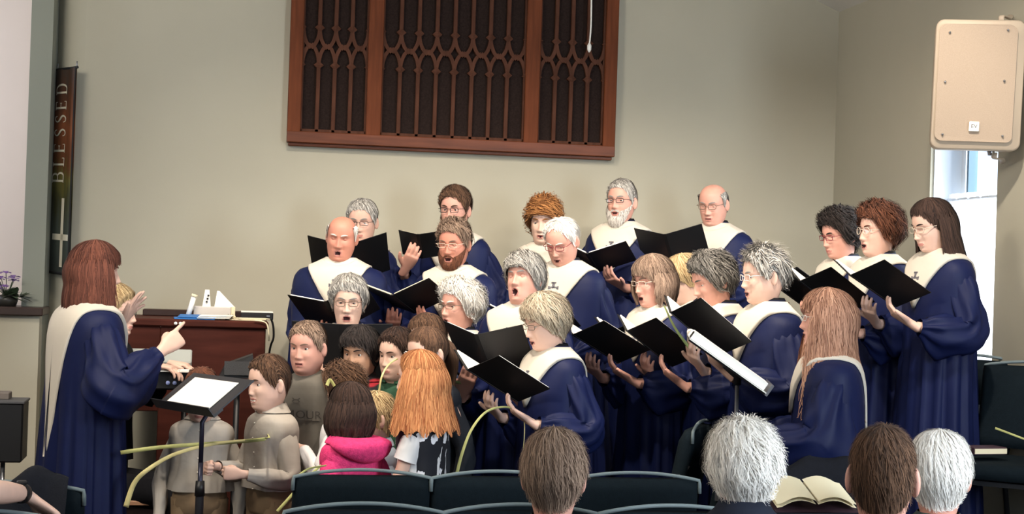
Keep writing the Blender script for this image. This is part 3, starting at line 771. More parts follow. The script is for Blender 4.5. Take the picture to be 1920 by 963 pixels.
    if hr.get('long') is not None:
        z1 = hr['long']; a0 = R(hr.get('longfrom', 62)); fl = hr.get('flare', .02); bulge = hr.get('bulge', .0); z00 = hr.get('longtop', .035)
        under = hr.get('under', 0.0)
        def Lg(az, v, lift=0.0):
            z = z00 + (z1 - z00) * v
            zz = np.maximum(z, -.06)
            a, f, bk = head_abc(zz, hd); s_, c_ = np.sin(az), np.cos(az)
            ex = thick * 1.25 + .005 + fl * v + bulge * np.sin(np.clip(v, 0, 1) * np.pi) - under * sstep(.7, 1, v) + .0035 * np.sin(13 * az + seed[3]) * v + .0025 * np.sin(29 * az + seed[4] + 4 * v) * v + lift
            shl = .035 * sstep(-.12, -.24, z) * (z1 < -.2)
            x = (a + ex + shl * .8) * s_; y = np.where(c_ > 0, -(f * .92 + ex) * c_, -(bk + ex + shl * .5) * c_)
            ragged = .012 * np.sin(17 * az + seed[5]) * v ** 4
            P = np.stack([x, y, z + ragged], -1); n = norm(np.stack([x, y, 0 * x], -1)); return P, n
        azL = np.linspace(a0, 2 * np.pi - a0, 46); vs_ = np.linspace(0, 1, 14); A, W = np.meshgrid(azL, vs_)
        Po, n = Lg(A, W); Pi, _ = Lg(A, W, -.012)
        b.grid(xf(Po), False, 0, True, tone=tone0, flip=True); b.grid(xf(Pi), False, 0, True, tone=tone0 * .8)
        for e in (0, -1): b.grid(xf(np.stack([Po[:, e], Pi[:, e]], 1)), False, 0, True, tone=tone0)
        b.grid(xf(np.stack([Po[-1], Pi[-1]], 0)), False, 0, True, tone=tone0)
        N2 = hr.get('lstrands', 700); K = 7; t = np.linspace(0, 1, K)
        az0 = rng.uniform(a0, 2 * np.pi - a0, N2); v0 = rng.uniform(-.10, .75, N2); dv = rng.uniform(.25, .6, N2)
        wav = hr.get('wave', 0.0); cp = rng.uniform(0, 6.28, N2)
        AZ = az0[:, None] + rng.normal(0, .06, N2)[:, None] * t + wav * np.sin(t * 6 + cp[:, None]); VV = np.minimum(v0[:, None] + dv[:, None] * t, 1.06)
        C, n = Lg(AZ, VV, (hr.get('llift', .003) * rng.uniform(.1, 1.2, N2))[:, None] * (.3 + t) + wav * .03 * (1 + np.cos(t * 6 + cp[:, None])))
        ribbons(C, n, hr.get('swid', .0022) * rng.uniform(.6, 1.3, N2)[:, None, None], np.clip(rng.normal(hr.get('tone', .5), hr.get('tsd', .25), N2), 0, 1))
    if hr.get('pony'):
        N3 = 420; K = 9; t = np.linspace(0, 1, K); an = rng.uniform(0, 6.28, N3); rr = rng.uniform(0, 1, N3) ** .5
        ln = hr['pony']; c = np.stack([0 * t, .105 + .055 * np.sin(t * 2.2), .045 - ln * t ** 1.3 + .03 * np.sin(t * 3)], -1); rad = .012 + .028 * np.sin(np.clip(t * 1.25, 0, 1) * np.pi) 
        C = c[None] + (rr[:, None] * rad)[..., None] * np.stack([np.cos(an), .8 * np.sin(an), 0 * an], -1)[:, None]
        n = np.stack([np.cos(an), np.sin(an), 0 * an], -1)[:, None] + 0 * C
        ribbons(C, n, .003 + 0 * an[:, None, None], np.clip(rng.normal(hr.get('tone', .5), .25, N3), 0, 1))
        b.tube(xf(c), rad * .9, 10, tone=tone0)

def make_beard(b, hd, br, xf, rng):
    """chin and cheek beard with a moustache; the mouth stays free"""
    th = br.get('thick', .010); ln = br.get('len', .0)
    azs = np.linspace(-R(82), R(82), 45); ws = np.linspace(0, 1, 12)
    def Bd(az, w, lift=0.0):
        a_ = np.abs(az) * 180 / np.pi
        top = np.interp(a_, [0, 14, 24, 40, 70, 82], [-.090, -.087, -.066, -.058, -.030, -.012]); bot = np.interp(a_, [0, 30, 60, 82], [-.124, -.122, -.098, -.03])
        z = top + (bot - top) * w
        P = head_surf(az, z, hd); mo = hd.get('mouth', 0)
        P[..., 1] -= .004 * np.exp(-(P[..., 0] / .02) ** 2 - ((z + .105) / .014) ** 2)
        P[..., 2] -= .017 * mo * sstep(-.070, -.088, z)
        n = norm(np.stack([P[..., 0], P[..., 1], 0 * z - .02 * w], -1))
        ed = np.sin(np.clip(w, 0, 1) * np.pi * .85 + .2) * np.clip((84 - a_) / 20, 0, 1)
        P = P + n * (th * ed + .001 + lift)[..., None]
        P[..., 2] -= ln * sstep(.35, 1, w) * np.exp(-(a_ / 42) ** 2); P[..., 1] -= ln * .15 * sstep(.35, 1, w)
        return P, n
    A, W = np.meshgrid(azs, ws); P, n = Bd(A, W); b.grid(xf(P), False, 0, True, tone=.4, flip=True)
    N = br.get('strands', 420); t = np.linspace(0, 1, 4); az0 = rng.uniform(-R(80), R(80), N); w0 = rng.uniform(0, .9, N)
    C, n = Bd(az0[:, None] + rng.normal(0, .05, N)[:, None] * t, np.clip(w0[:, None] + .3 * t, 0, 1.05), rng.uniform(0, .004, N)[:, None] * (.2 + t))
    def rib(C, n, tone):
        K = C.shape[1]; T = norm(np.gradient(C, axis=1)); sd = norm(np.cross(T, n)) * .0013
        V = np.stack([C - sd, C + sd], 2); idx = np.arange(len(C) * K * 2).reshape(len(C), K, 2)
        F = np.stack([idx[:, :-1, 0], idx[:, :-1, 1], idx[:, 1:, 1], idx[:, 1:, 0]], -1).reshape(-1, 4)
        b.add(xf(V.reshape(-1, 3)), F.tolist(), 0, True, np.repeat(tone, K * 2))
    rib(C, n, np.clip(rng.normal(.5, .3, N), 0, 1))
    # moustache
    for sg in (-1, 1):
        N = 60; t = np.linspace(0, 1, 4); x0 = rng.uniform(.001, .018, N); z0 = rng.uniform(-.064, -.058, N)
        X_ = x0[:, None] + .013 * t; Zz = z0[:, None] - (.004 + .009 * (x0 / .018))[:, None] * t; az = np.arcsin(np.clip(X_ / .088, -1, 1)); P = head_surf(az, Zz, hd); P[..., 0] = X_ * sg; P[..., 1] -= .0115 - .25 * X_ ; n = np.zeros_like(P); n[..., 1] = -1
        rib(P, n, np.clip(rng.normal(.5, .3, N), 0, 1))

def make_glasses(parent, xf, frame_m, kind='rect', hd={}):
    b = MB(); g = MB(); yg = -.1035
    for sg in (-1, 1):
        w_, h_, r_ = {'rect': (.044, .026, .008), 'round': (.040, .034, .016), 'thin': (.046, .022, .007)}[kind]
        q = rrect(w_, h_, r_, 4); ring = [(sg * .0325 + x_, yg + .35 * max(0, abs(sg * .0325 + x_) - .03), -.003 + z_) for x_, z_ in q]
        ring2 = ring + [ring[0], ring[1]]
        b.tube(xf(np.array(ring2)), .0018 if kind != 'thin' else .0014, 6)
        g.add(xf(np.array(ring)), [tuple(range(len(ring)))], 0, False)
        ox = .0325 + w_ / 2
        wd_ = .0795 * hd.get('wide', 1.0)
        b.tube(xf(np.array([(sg * ox, yg + .009, .003), (sg * (ox + .014), yg + .016, .005), (sg * (wd_ - .002), -.03, .006), (sg * wd_, .004, .006), (sg * (wd_ - .001), .022, -.012)])), .0017, 6)
    b.tube(xf(np.array([(-.0108, yg, .002), (0, yg - .003, .005), (.0108, yg, .002)])), .0016, 6)
    o = b.build('glasses', frame_m, parent); g.build('lens', M_glass, o); return o

# --- torso lofts
def torso_rings(kind, h, zn, s, g, belly=0.0):
    if kind == 'robe':
        K = [(zn + .030, .060, .058, .062), (zn + .012, .072, .064, .068), (zn - .008, .102, .078, .080), (zn - .030, .145, .092, .092), (zn - .055, .182, .106, .104),
             (zn - .095, .206, .122, .118), (zn - .16, .214, .136, .128), (zn - .28, .214, .142, .134)]
        K = [(zn + (z - zn) * s, a * s * (1 if i < 4 else g), f * s * (1 if i < 4 else g), k * s * (1 if i < 4 else g)) for i, (z, a, f, k) in enumerate(K)]
        for fr, a, f, k in ((.62, .212, .145, .138), (.46, .222, .152, .146), (.25, .245, .172, .165), (.055, .265, .188, .18)):
            K.append((h * fr, a * s * g, (f + belly * (fr > .4)) * s * g, k * s * g))
    else:
        K = [(zn + .028, .058, .056, .060), (zn + .006, .070, .064, .068), (zn - .016, .105, .078, .080), (zn - .036, .140, .088, .090), (zn - .060, .166, .098, .098),
             (zn - .11, .176, .108, .108), (zn - .18, .170, .112, .108), (zn - .30, .158, .106, .098), (zn - .42, .156, .104, .098), (zn - .52, .166, .108, .108), (zn - .60, .17, .110, .112)]
        K = [(zn + (z - zn) * s, a * s * (1 if i < 3 else g), (f + (belly if 5 < i < 10 else 0)) * s * (1 if i < 3 else g), k * s * (1 if i < 3 else g)) for i, (z, a, f, k) in enumerate(K)]
    return np.array(K)

class Torso:
    def __init__(T, K, rng, fold=0.0, foldn=15, ylean=0.0, fold_from=.45, e=.9):
        T.K = K; T.u = np.arange(len(K)); T.ph = rng.uniform(0, 6.28, 8); T.fold = fold; T.n = foldn; T.e = e
        T.z0 = K[0, 0]; T.z1 = K[-1, 0]; T.ff = fold_from; T.ylean = ylean
    def __call__(T, u, az, off=0.0):
        z = np.interp(u, T.u, T.K[:, 0]); a = cr(T.u, T.K[:, 1], u); f = cr(T.u, T.K[:, 2], u); k = cr(T.u, T.K[:, 3], u)
        s, c = np.sin(az), np.cos(az)
        x = a * np.sign(s) * np.abs(s) ** T.e; y = np.where(c > 0, -f * np.abs(c) ** T.e, k * np.abs(c) ** T.e)
        fr = (T.z0 - z) / (T.z0 - T.z1)
        if T.fold:
            A = T.fold * sstep(T.ff * .35, T.ff * 1.2, fr) * (.45 + .9 * fr)
            n1 = T.n * az + 1.3 * np.sin(2 * az + T.ph[0]) + T.ph[1] + 1.1 * np.sin(fr * 4 + T.ph[2]); n1 = n1 + .6 * np.sin(n1); w = .62 * np.sin(n1) + .38 * np.sin(2.3 * n1 * .77 + T.ph[3] + 2 * fr) + .25 * np.sin(5 * az + T.ph[4])
            d = A * w + off
        else: d = off + 0 * x
        r = np.sqrt(x * x + y * y) + 1e-9
        P = np.stack([x + d * x / r, y + d * y / r + T.ylean * np.clip(fr * 3, 0, 1), z + 0 * x], -1)
        return P
    def normal(T, u, az):
        du, da = .02, .01
        a = T(u + du, az) - T(u - du, az); b_ = T(u, az + da) - T(u, az - da); n = norm(np.cross(a, b_)); 
        P = T(u, az); flip = np.sign(n[..., 0] * P[..., 0] + n[..., 1] * P[..., 1] + .02 * n[..., 2]); return n * np.where(flip == 0, 1, flip)[..., None]

def limb(b, S, E, W, rs, n=12, sag=(0, 0), mat_=0, wr=0.0, rng=None, cap=(True, True), steps=18, gather=0.0):
    """tube from S over E to W; rs = [(t, radius)], sag = how far cloth hangs below, wr = wrinkle depth"""
    S, E, W = [np.asarray(q, float) for q in (S, E, W)]
    path = spline([S, S + (E - S) * .45, S + (E - S) * .82, E + (W - E) * .0 + ((S - E) * .06 + (W - E) * .06), E + (W - E) * .18, E + (W - E) * .55, W], steps)
    d = np.concatenate([[0], np.cumsum(np.linalg.norm(np.diff(path, axis=0), axis=1))]); t = d / d[-1]
    r = cr([q[0] for q in rs], [q[1] for q in rs], t); T = norm(np.gradient(path, axis=0)); ph = np.arange(n) / n * 2 * np.pi; P = np.zeros((steps, n, 3))
    ws = rng.uniform(0, 6.28, 4) if rng is not None else np.zeros(4)
    for i in range(steps):
        D = np.array((0, .55, -.83)); B = norm(D - T[i] * np.dot(D, T[i])); A = np.cross(T[i], B)
        sg = np.interp(t[i], [0, .3, .55, .8, .93, 1], [0, sag[0] * .3, sag[0], sag[1], sag[1] * .4, 0])
        rdg = lambda q: 1 - 2 * np.abs(np.sin(q)) ** .8
        rr = r[i] + wr * (rdg(2.5 * ph + 2.2 * t[i] + ws[0]) * .34 + rdg(4 * ph - 2.6 * t[i] + ws[1] + .8 * np.sin(5 * t[i])) * .40 + .30 * np.sin(3 * ph + 9 * t[i] + ws[3]) + .26 * rdg(11 * t[i] + ph + ws[2]) * math.exp(-((t[i] - .5) / .14) ** 2)) * min(1, 5 * t[i], 8 * (1 - t[i]) + .2)
        if gather: rr = rr + gather * (1 - 1.6 * np.abs(np.sin(5.5 * ph + ws[3] + .8 * t[i]))) * math.exp(-((t[i] - .10) / .20) ** 2) + gather * .8 * np.sin(9 * ph + ws[1]) * math.exp(-((t[i] - .9) / .07) ** 2)
        P[i] = path[i] + (rr * np.cos(ph))[:, None] * A + (rr * np.sin(ph) + sg * np.maximum(0, np.sin(ph)) ** 1.3)[:, None] * B
    b.grid(P, True, mat_, True, cap[0], cap[1]); return path

def elbow_of(S, W, l1, l2, pole):
    S, W = np.asarray(S, float), np.asarray(W, float); d = W - S; L = np.linalg.norm(d); Lc = min(L, (l1 + l2) * .995)
    W2 = S + d / L * Lc; a = (l1 * l1 - l2 * l2 + Lc * Lc) / (2 * Lc); h = math.sqrt(max(1e-6, l1 * l1 - a * a)); dn = d / L
    p = np.asarray(pole, float); p = norm(p - dn * np.dot(p, dn)); return S + dn * a + p * h, W2

SKINS = {}
def skin_mats(tone):
    if tone in SKINS: return SKINS[tone]
    base = {'fair': '#cfa492', 'pink': '#cd9887', 'red': '#c2836f', 'light': '#d6b09e', 'olive': '#b38a6f', 'pale': '#e8ccbd'}[tone]
    m = mat('skin_' + tone, base, .5, .35, var=.06, scale=18)
    m.node_tree.nodes['Principled BSDF'].inputs['Subsurface Weight'].default_value = 0.0
    SKINS[tone] = [m, mat('lip_' + ('soft' if tone != 'red' else 'red'), '#b87a70', .45, .4), mat('mouth_inside', '#3a1414', .6, .3), mat('eye_white', '#d8d0c8', .3, .5), mat('iris_dark', '#3a3330', .2, .6), mat('teeth', '#efe9dd', .3, .5)]
    return SKINS[tone]

M_robe = mat('navy_robe_satin', '#0d163c', .58, .2, var=.06, scale=14, bump=.25, bscale=9)
M_stole = mat('white_stole_cloth', '#c6beb1', .7, .3, var=.02, scale=10, bump=.03, bscale=120)
M_neck = mat('black_neckband', '#121216', .8, .2)
M_emblem = mat('grey_embroidery', '#66646a', .7, .3, var=.5, scale=160)
M_shoe = mat('black_shoe', '#17161a', .4, .4)
HAIRS = {'white': ('#cfc9c1', '#fbf8f2'), 'grey': ('#6b6763', '#cdc8c0'), 'darkgrey': ('#35322f', '#8f8a83'), 'brown': ('#2e2018', '#745540'), 'darkbrown': ('#1e1512', '#4e382e'), 'black': ('#120f0f', '#3b322f'),
         'ginger': ('#6e4222', '#c68a52'), 'redbrown': ('#3c211b', '#7c4a3a'), 'strawberry': ('#7d5543', '#cfa085'), 'blond': ('#8f7350', '#dcc294'), 'ashblond': ('#8a7a66', '#d6c7ae'), 'lightbrown': ('#523f34', '#a68c78'), 'redgold': ('#8a4a2a', '#d99a66'), 'auburn': ('#38221a', '#7c4c36'), 'greybeard': ('#77706a', '#ded8d0'), 'salt': ('#54504c', '#d8d3cb')}
def hmat(c): return hair_mat(c + '_hair', *HAIRS[c])

PEOPLE = {}
def crown(h, p):                     # the crown of the skull lies under the hair
    hr = p.get('hair') or {}
    return h - .9 * hr.get('thick', 0) * hr.get('top', 1.0) * (0 if hr.get('line') in ('fringe', 'recede') else 1) - .3 * hr.get('lift', 0)
def person(key, label, px, py, Y, fl, a, group=None, **p):
    rng = np.random.default_rng(abs(hash_str(key)) % 100000)
    top = at(px, py, Y); h = p.get('h') or crown(top.z - fl, p); hs = p.get('hs', .95 if p.get('outfit', 'robe') == 'robe' else 1.0); s = p.get('s') or h / 1.70
    ang = math.atan2(top.x, top.y)
    root = empty('person', (top.x, top.y, fl), -ang - R(a)); tag(root, label, 'person', group)
    outfit = p.get('outfit', 'robe'); g = p.get('girth', 1.0); sk = skin_mats(p.get('skin', 'fair')); hd = dict(p.get('face', {}))
    sit = p.get('sit', False)
    ho = np.array((0, -.028 * s, h - .1155 * hs)); zn = h - (.115 + .118) * hs - .012 * s + p.get('neckdz', 0.0)
    hp, hy, hroll = R(p.get('hp', 0)), R(p.get('hy', 0)), R(p.get('hr', 0))
    RM = np.array((Matrix.Rotation(-hy, 3, 'Z') @ Matrix.Rotation(hp, 3, 'X') @ Matrix.Rotation(hroll, 3, 'Y')))
    piv = np.array((0, .012, -.11))
    def xf(P):
        P = np.asarray(P, float); sh = P.shape; Q = P.reshape(-1, 3); w_ = sstep(-.20, -.12, Q[:, 2])[:, None] if True else 1
        Rt = (Q - piv) @ RM.T + piv
        out = Q * (1 - w_) + Rt * w_
        lean = (1 - sstep(-.24, -.12, Q[:, 2]))[:, None] * np.array((0, .02, 0))
        return ((out + lean) * hs + ho).reshape(sh)
    def xfh(P):                        # rigid (hair, glasses)
        P = np.asarray(P, float); sh = P.shape; Q = P.reshape(-1, 3); return (((Q - piv) @ RM.T + piv) * hs + ho).reshape(sh)
    def xfl(P):                        # long hair: follows the head above, the shoulders below
        P = np.asarray(P, float); sh = P.shape; Q = P.reshape(-1, 3); w_ = sstep(-.30, -.10, Q[:, 2])[:, None]; Rt = (Q - piv) @ RM.T + piv
        Ry = np.array(Matrix.Rotation(-hy, 3, 'Z')); R2 = (Q - piv) @ Ry.T + piv
        return ((R2 * (1 - w_) + Rt * w_) * hs + ho).reshape(sh)
    # ---- body
    b = MB(); head_mesh(b, hd, xf)
    tb = Torso(torso_rings('shirt', h, zn, s, g) * np.array((1, .86, .86, .86)), rng); us = np.linspace(.6, 10, 18); azs = np.arange(20) / 20 * 2 * np.pi
    A, U = np.meshgrid(azs, us); b.grid(tb(U, A), True, 0, True, True, True)
    shx = (.172 if outfit == 'robe' else .158) * s * (1 + (g - 1) * .7); arms = p.get('arms', {}); hsz = p.get('hand', 1.0) * (s if s < 1 else 1) ; paths = {}
    for sd, sg in (('R', -1), ('L', 1)):
        S = np.array((sg * shx * .92, .005, zn - .095 * s)); ar = arms.get(sd) or dict(w=(sg * .235 * s * g, -.02, zn - .62 * s), f=(0, -.05, -1), n=(-sg, 0, 0), pose='relax')
        W = np.array(ar['w'], float); pole = ar.get('pole', (sg * .55, .55, -.75)); E, W = elbow_of(S, W, .295 * s, .265 * s, pole); paths[sd] = (S, E, W, ar)
        limb(b, S, E, W, [(0, .030 * s), (.12, .038 * s), (.3, .040 * s), (.5, .036 * s), (.62, .037 * s), (1, .0245 * hsz)], 12, cap=(True, False))
        add_hand(b, sd, W + norm(ar['f']) * .028 * hsz, ar['f'], ar['n'], ar.get('pose', 'relax'), hsz)
    hipz = .515 * h if not sit else .50
    for sg in (-1, 1):
        H = (sg * .085 * s, 0, hipz)
        if sit: Kn, An = (sg * .10 * s, -.43 * s, .50), (sg * .11 * s, -.40 * s, .07)
        else: Kn, An = (sg * .088 * s, -.01, .285 * h), (sg * .09 * s, .01, .05 * h)
        limb(b, H, Kn, An, [(0, .078 * s), (.45, .055 * s), (.6, .052 * s), (1, .036 * s)], 12)
    b.build('body', sk, root)
    hm = hmat(p.get('haircol', 'brown'))
    for sg in (-1, 1):
        hb = MB(); eyebrows(hb, hd, xf, p.get('browtone', .25), (sg,)); hb.build('eyebrow', hmat(p.get('browcol', p.get('haircol', 'brown'))), root, tone=True)
    if p.get('hair'):
        hb = MB(); make_hair(hb, hd, p['hair'], xfl, rng); hb.build('hair', hm, root, tone=True)
    if p.get('beard'):
        hb = MB(); make_beard(hb, hd, p['beard'], xf, rng); hb.build('beard', hmat(p.get('beardcol', p.get('haircol', 'brown'))), root, tone=True)
    if p.get('glasses'):
        c_, k_ = p['glasses']; make_glasses(root, xfh, mat({'#1a1a1c': 'black', '#7a2430': 'red', '#c9b8a6': 'pale', '#6a5a4c': 'brown', '#d8d4d0': 'silver'}.get(c_, 'dark') + '_glasses_frame', c_, .35, .5), k_, hd)
    if p.get('earring'):
        for sg in (-1, 1):
            e = MB(); q = np.linspace(0, 6.28, 15); e.tube(xfh(np.stack([.081 * sg + .002 * np.cos(q) * 0, .010 + .0085 * np.cos(q), -.046 + .0085 * np.sin(q)], -1)), .0014, 6); e.build('earring', mat('silver_earring', '#cfcfd2', .2, .6, 1.0), root)
    # ---- clothes
    if outfit == 'robe':
        K = torso_rings('robe', h, zn, s, g, p.get('belly', 0)); T = Torso(K, rng, .019 * s, 15, 0, .4)
        m = 84; azs = np.arange(m) / m * 2 * np.pi; us = np.concatenate([np.linspace(0, 7, 24), np.linspace(7.25, 11, 20)]); A, U = np.meshgrid(azs, us)
        rb = MB(); P = T(U, A); M = np.zeros((len(us) - 1, m), int); M[:2] = 1
        rb.grid(P, True, M.reshape(-1), True)
        for sd in ('R', 'L'):
            S, E, W, ar = paths[sd]; sg = -1 if sd == 'R' else 1
            S2 = np.array((sg * (shx - .035 * s), .0, zn - .105 * s)); fw = norm(ar['f'])
            sag = p.get('sag', (.025, .075))
            limb(rb, S2, E + (E - (S + W) / 2) * .06, W - (W - E) * .06, [(0, .050 * s), (.14, .076 * s * g), (.3, .080 * s * g), (.5, .082 * s), (.75, .080 * s), (.9, .062 * s), (.965, .041 * s), (1, .042 * s)], 44, (sag[0] * s, sag[1] * s), 0, .017 * s, rng, (True, False), 40, .008 * s)
        rb.build('robe', [M_robe, M_neck], root)
        # stole: follows the robe from the neck to a V in front and a long V behind
        fv, bv = p.get('stole', (.245, .50)); fv *= s; bv *= s; shw = .158 * s
        azn = np.linspace(-np.pi, np.pi, 97); uf = np.linspace(1.15, 9.5, 420); AA, UU = np.meshgrid(azn, uf); P = T(UU, AA); x, y, z = P[..., 0], P[..., 1], P[..., 2]
        zsh = zn - .045 * s
        front = np.cos(AA) > 0
        lim_f = zsh + .012 * s - (fv) * np.clip(1 - np.abs(x) / shw, 0, 1) ** .92; lim_b = zsh + .012 * s - bv * np.clip(1 - np.abs(x) / shw, 0, 1) ** 1.15
        lim = np.where(front, lim_f, lim_b); out = (z < lim) | (np.abs(x) > shw)
        first = np.argmax(out, 0); ub = uf[first]
        ub[0] = ub[-1]
        wv = np.sort(np.concatenate([np.linspace(0, 1, 16), [.35, .37, .39, .41, .43]])); UU = 1.1 + (ub[None] - 1.1) * wv[:, None]; AA = np.broadcast_to(azn, UU.shape)
        nr = T.normal(UU, AA); base = T(UU, AA); off = (.0065 * s + .0035 * s * np.sin(wv * np.pi * .5))[:, None] + .006 * s * sstep(.36, .42, wv)[:, None] * sstep(.35, .6, np.cos(azn))[None]
        Pt = base + nr * (off[..., None] if off.ndim == 2 else off); 
        st = MB(); rows = [base[0] + nr[0] * .001] + list(Pt) + [base[-1] + nr[-1] * .002]
        st.grid(np.array(rows), False, 0, True); so = st.build('stole', M_stole, root)
        if p.get('emblem', True):
            uz = np.interp(-(zn - .155 * s), -K[:, 0], T.u); c = T(np.array(uz), np.array(0.0)); n = T.normal(np.array(uz), np.array(0.0)); n = norm(n * np.array((0, 1, 1))); upv = norm(np.array((0, 0, 1)) - n * n[2]); rx = np.array((1, 0, 0))
            e = MB(); c0 = c + n * .0125 * s; es = s * 1.4
            def bar(x0, z0, x1, z1, w_):
                q0 = np.array((x0, z0)); q1 = np.array((x1, z1)); t_ = norm(q1 - q0); nn = np.array((-t_[1], t_[0])) * w_ / 2
                pts = [q0 - nn, q1 - nn, q1 + nn, q0 + nn]; lo = [c0 + (rx * q[0] + upv * q[1]) * es for q in pts]; hi = [q + n * .0025 for q in lo]
                e.add(lo + hi, [(4, 5, 6, 7), (0, 1, 5, 4), (1, 2, 6, 5), (2, 3, 7, 6), (3, 0, 4, 7)], 0, False)
            bar(0, -.030, 0, .036, .011); bar(-.019, .014, .019, .014, .010); bar(-.010, .034, .010, .034, .006)
            for sg in (-1, 1):
                bar(0, -.030, sg * .020, -.022, .008); bar(sg * .020, -.022, sg * .021, -.008, .007); bar(sg * .021, -.008, sg * .009, -.004, .006); bar(sg * .019, .008, sg * .019, .021, .006)
            e.build('embroidered_cross', M_emblem, so)
    else:
        top_m = p['top']; K = torso_rings('shirt', h, zn, s, g, p.get('belly', 0)); K = K * np.array((1, 1.10, 1.13, 1.13)); K[0, 1:] = K[0, 1:] / 1.08
        if not sit:
            hk = p.get('hemk', .88); lo = K[:, 0] < zn - .1 * s; K[lo, 0] = zn - .1 * s + (K[lo, 0] - (zn - .1 * s)) * hk
        T = Torso(K, rng, .013 * s, 8, 0, .5); azs = np.arange(48) / 48 * 2 * np.pi; us = np.linspace(p.get('neck', .35), 10, 30); A, U = np.meshgrid(azs, us)
        c = MB(); c.grid(T(U, A), True, 0, True)
        slv = p.get('sleeve', 'long'); rs = p.get('slr', 1.0)
        for sd in ('R', 'L'):
            S, E, W, ar = paths[sd]; sg = -1 if sd == 'R' else 1; S2 = S - np.array((sg * .03 * s, 0, .004 * s))
            if slv == 'long': limb(c, S2, E, W - (W - E) * .04, [(0, .062 * s), (.2, .066 * s * rs), (.5, .056 * s * rs), (.8, .046 * s * rs), (.96, .036 * s), (1, .036 * s)], 20, (.004, .014), 0, .010 * s, rng, (True, False), 26)
            elif slv == 'short':
                Em = S + (E - S) * .62; limb(c, S2, S + (E - S) * .3, Em, [(0, .06 * s), (.5, .066 * s), (1, .066 * s)], 16, (0, 0), 0, .003 * s, rng, (True, False), 12)
        co = c.build(p.get('topname', 'shirt'), top_m, root); p['_T'] = T; p['_root'] = root; p['_top'] = co
        if p.get('collar'):
            q = MB(); u0 = np.interp(-(zn + .02 * s), -K[:, 0], T.u); aa = np.linspace(R(14), 2 * np.pi - R(14), 40); rows = []
            for (du, of) in ((-.15, .002), (-.55, .006), (-.6, .012), (.3, .020), (1.25, .014)): rows.append(T(np.full(40, max(0.0, u0 + du)), aa, of * s) + np.array((0, 0, .018 * s if du in (-.55, -.6) else 0)))
            q.grid(np.array(rows), False, 0, True); q.build('shirt_collar', top_m, root)
        if p.get('placket'):
            for k in range(6):
                q = MB(); z_ = zn - (.07 + .085 * k) * s; u_ = np.interp(-z_, -K[:, 0], T.u); c_ = T(np.array(u_), np.array(0.0), .001); q.tube([c_ + np.array((0, .002, 0)), c_ + np.array((0, -.003, 0))], [.005 * s, .0045 * s], 8); q.build('button', mat('shirt_button', '#cfc8bc', .4, .4), root)
        if p.get('hood'):
            q = MB(); aa = np.linspace(R(28), 2 * np.pi - R(28), 44); rows = []
            hump = np.clip(-np.cos(aa), 0, 1) ** 1.2
            for k, t_ in enumerate(np.linspace(0, np.pi * 1.25, 12)):
                u_ = 1.1 + 1.7 * (1 - np.cos(t_ * .8)) / 2 * (1 + 1.6 * hump); rows.append(T(u_, aa, 0) * 1.0 + np.stack([np.sin(aa), -np.cos(aa), 0 * aa], -1) * ((.010 + .075 * np.sin(np.clip(t_ * .8, 0, np.pi)) * (.35 + .9 * hump)) * s)[:, None] + np.array((0, 0, .02 * s)) * math.sin(min(t_, np.pi)))
            q.grid(np.array(rows), False, 0, True); q.build('hood', top_m, root)
        if p.get('dress'):
            q = MB(); z_lo = h * .30; Kd = [list(r_) for r_ in K[5:10] * np.array((1, 1.03, 1.04, 1.04))]; Kd[0][0] = zn - .10 * s
            Kd += [[h * .42, .20 * s, .15 * s, .15 * s], [z_lo, .235 * s, .18 * s, .18 * s]]
            Td = Torso(np.array(Kd), rng, .012 * s, 9, 0, .5); us = np.linspace(0, len(Kd) - 1, 26); A, U = np.meshgrid(azs, us); q.grid(Td(U, A), True, 0, True); q.build('dress', p['dress'], root)
            for sg in (-1, 1):
                q = MB(); pts = [T(np.interp(-zz_, -K[:, 0], T.u), np.array(az_), .007) for zz_, az_ in ((zn - .12 * s, sg * R(35)), (zn - .05 * s, sg * R(48)), (zn - .022 * s, sg * R(90)), (zn - .05 * s, sg * R(140)), (zn - .11 * s, sg * R(158)))]
                q.tube(spline(pts, 14), .011 * s, 8, flat=.4); q.build('strap', p['dress'], root)
    if outfit != 'robe':
        tm = p.get('trousers', M_black); tr = MB()
        for sg in (-1, 1):
            H = (sg * .085 * s, 0, hipz + .02)
            if sit: Kn, An = (sg * .10 * s, -.43 * s, .50), (sg * .11 * s, -.40 * s, .09)
            else: Kn, An = (sg * .088 * s, -.01, .285 * h), (sg * .09 * s, .01, .05 * h)
            limb(tr, H, Kn, An, [(0, .094 * s), (.25, .086 * s), (.5, .070 * s), (1, .058 * s)], 14, (0, 0), 0, .004, rng)
        Kp = np.array([[hipz + .10 * s, .150 * s * g, .108 * s * g, .108 * s * g], [hipz, .168 * s * g, .112 * s * g, .118 * s * g], [hipz - .07 * s, .15 * s, .10 * s, .11 * s]]); Tp = Torso(Kp, rng); A, U = np.meshgrid(np.arange(24) / 24 * 2 * np.pi, np.linspace(0, 2, 8)); tr.grid(Tp(U, A), True, 0, True, True, True)
        tr.build('trousers', tm, root)
    for sg in (-1, 1):
        sh = MB(); yb = -.03 if not sit else -.44 * s; z0 = .0
        rows = []
        for (dy_, w_, hh_) in ((.095, .012, .03), (.085, .03, .06), (.04, .036, .075), (-.04, .042, .055), (-.11, .044, .04), (-.15, .03, .03), (-.165, .008, .015)):
            rows.append([(sg * (.095 if not sit else .11) * s + w_ * s * math.cos(t_), yb + dy_ * s, max(0, hh_ * s * (.5 + .5 * math.sin(t_)))) for t_ in np.arange(12) / 12 * 6.283])
        sh.grid(np.array(rows), True, 0, True, True, True); sh.build('shoe', M_shoe, root)
    PEOPLE[key] = dict(root=root, zn=zn, s=s, h=h, paths=paths, p=p, ho=ho)
    return root

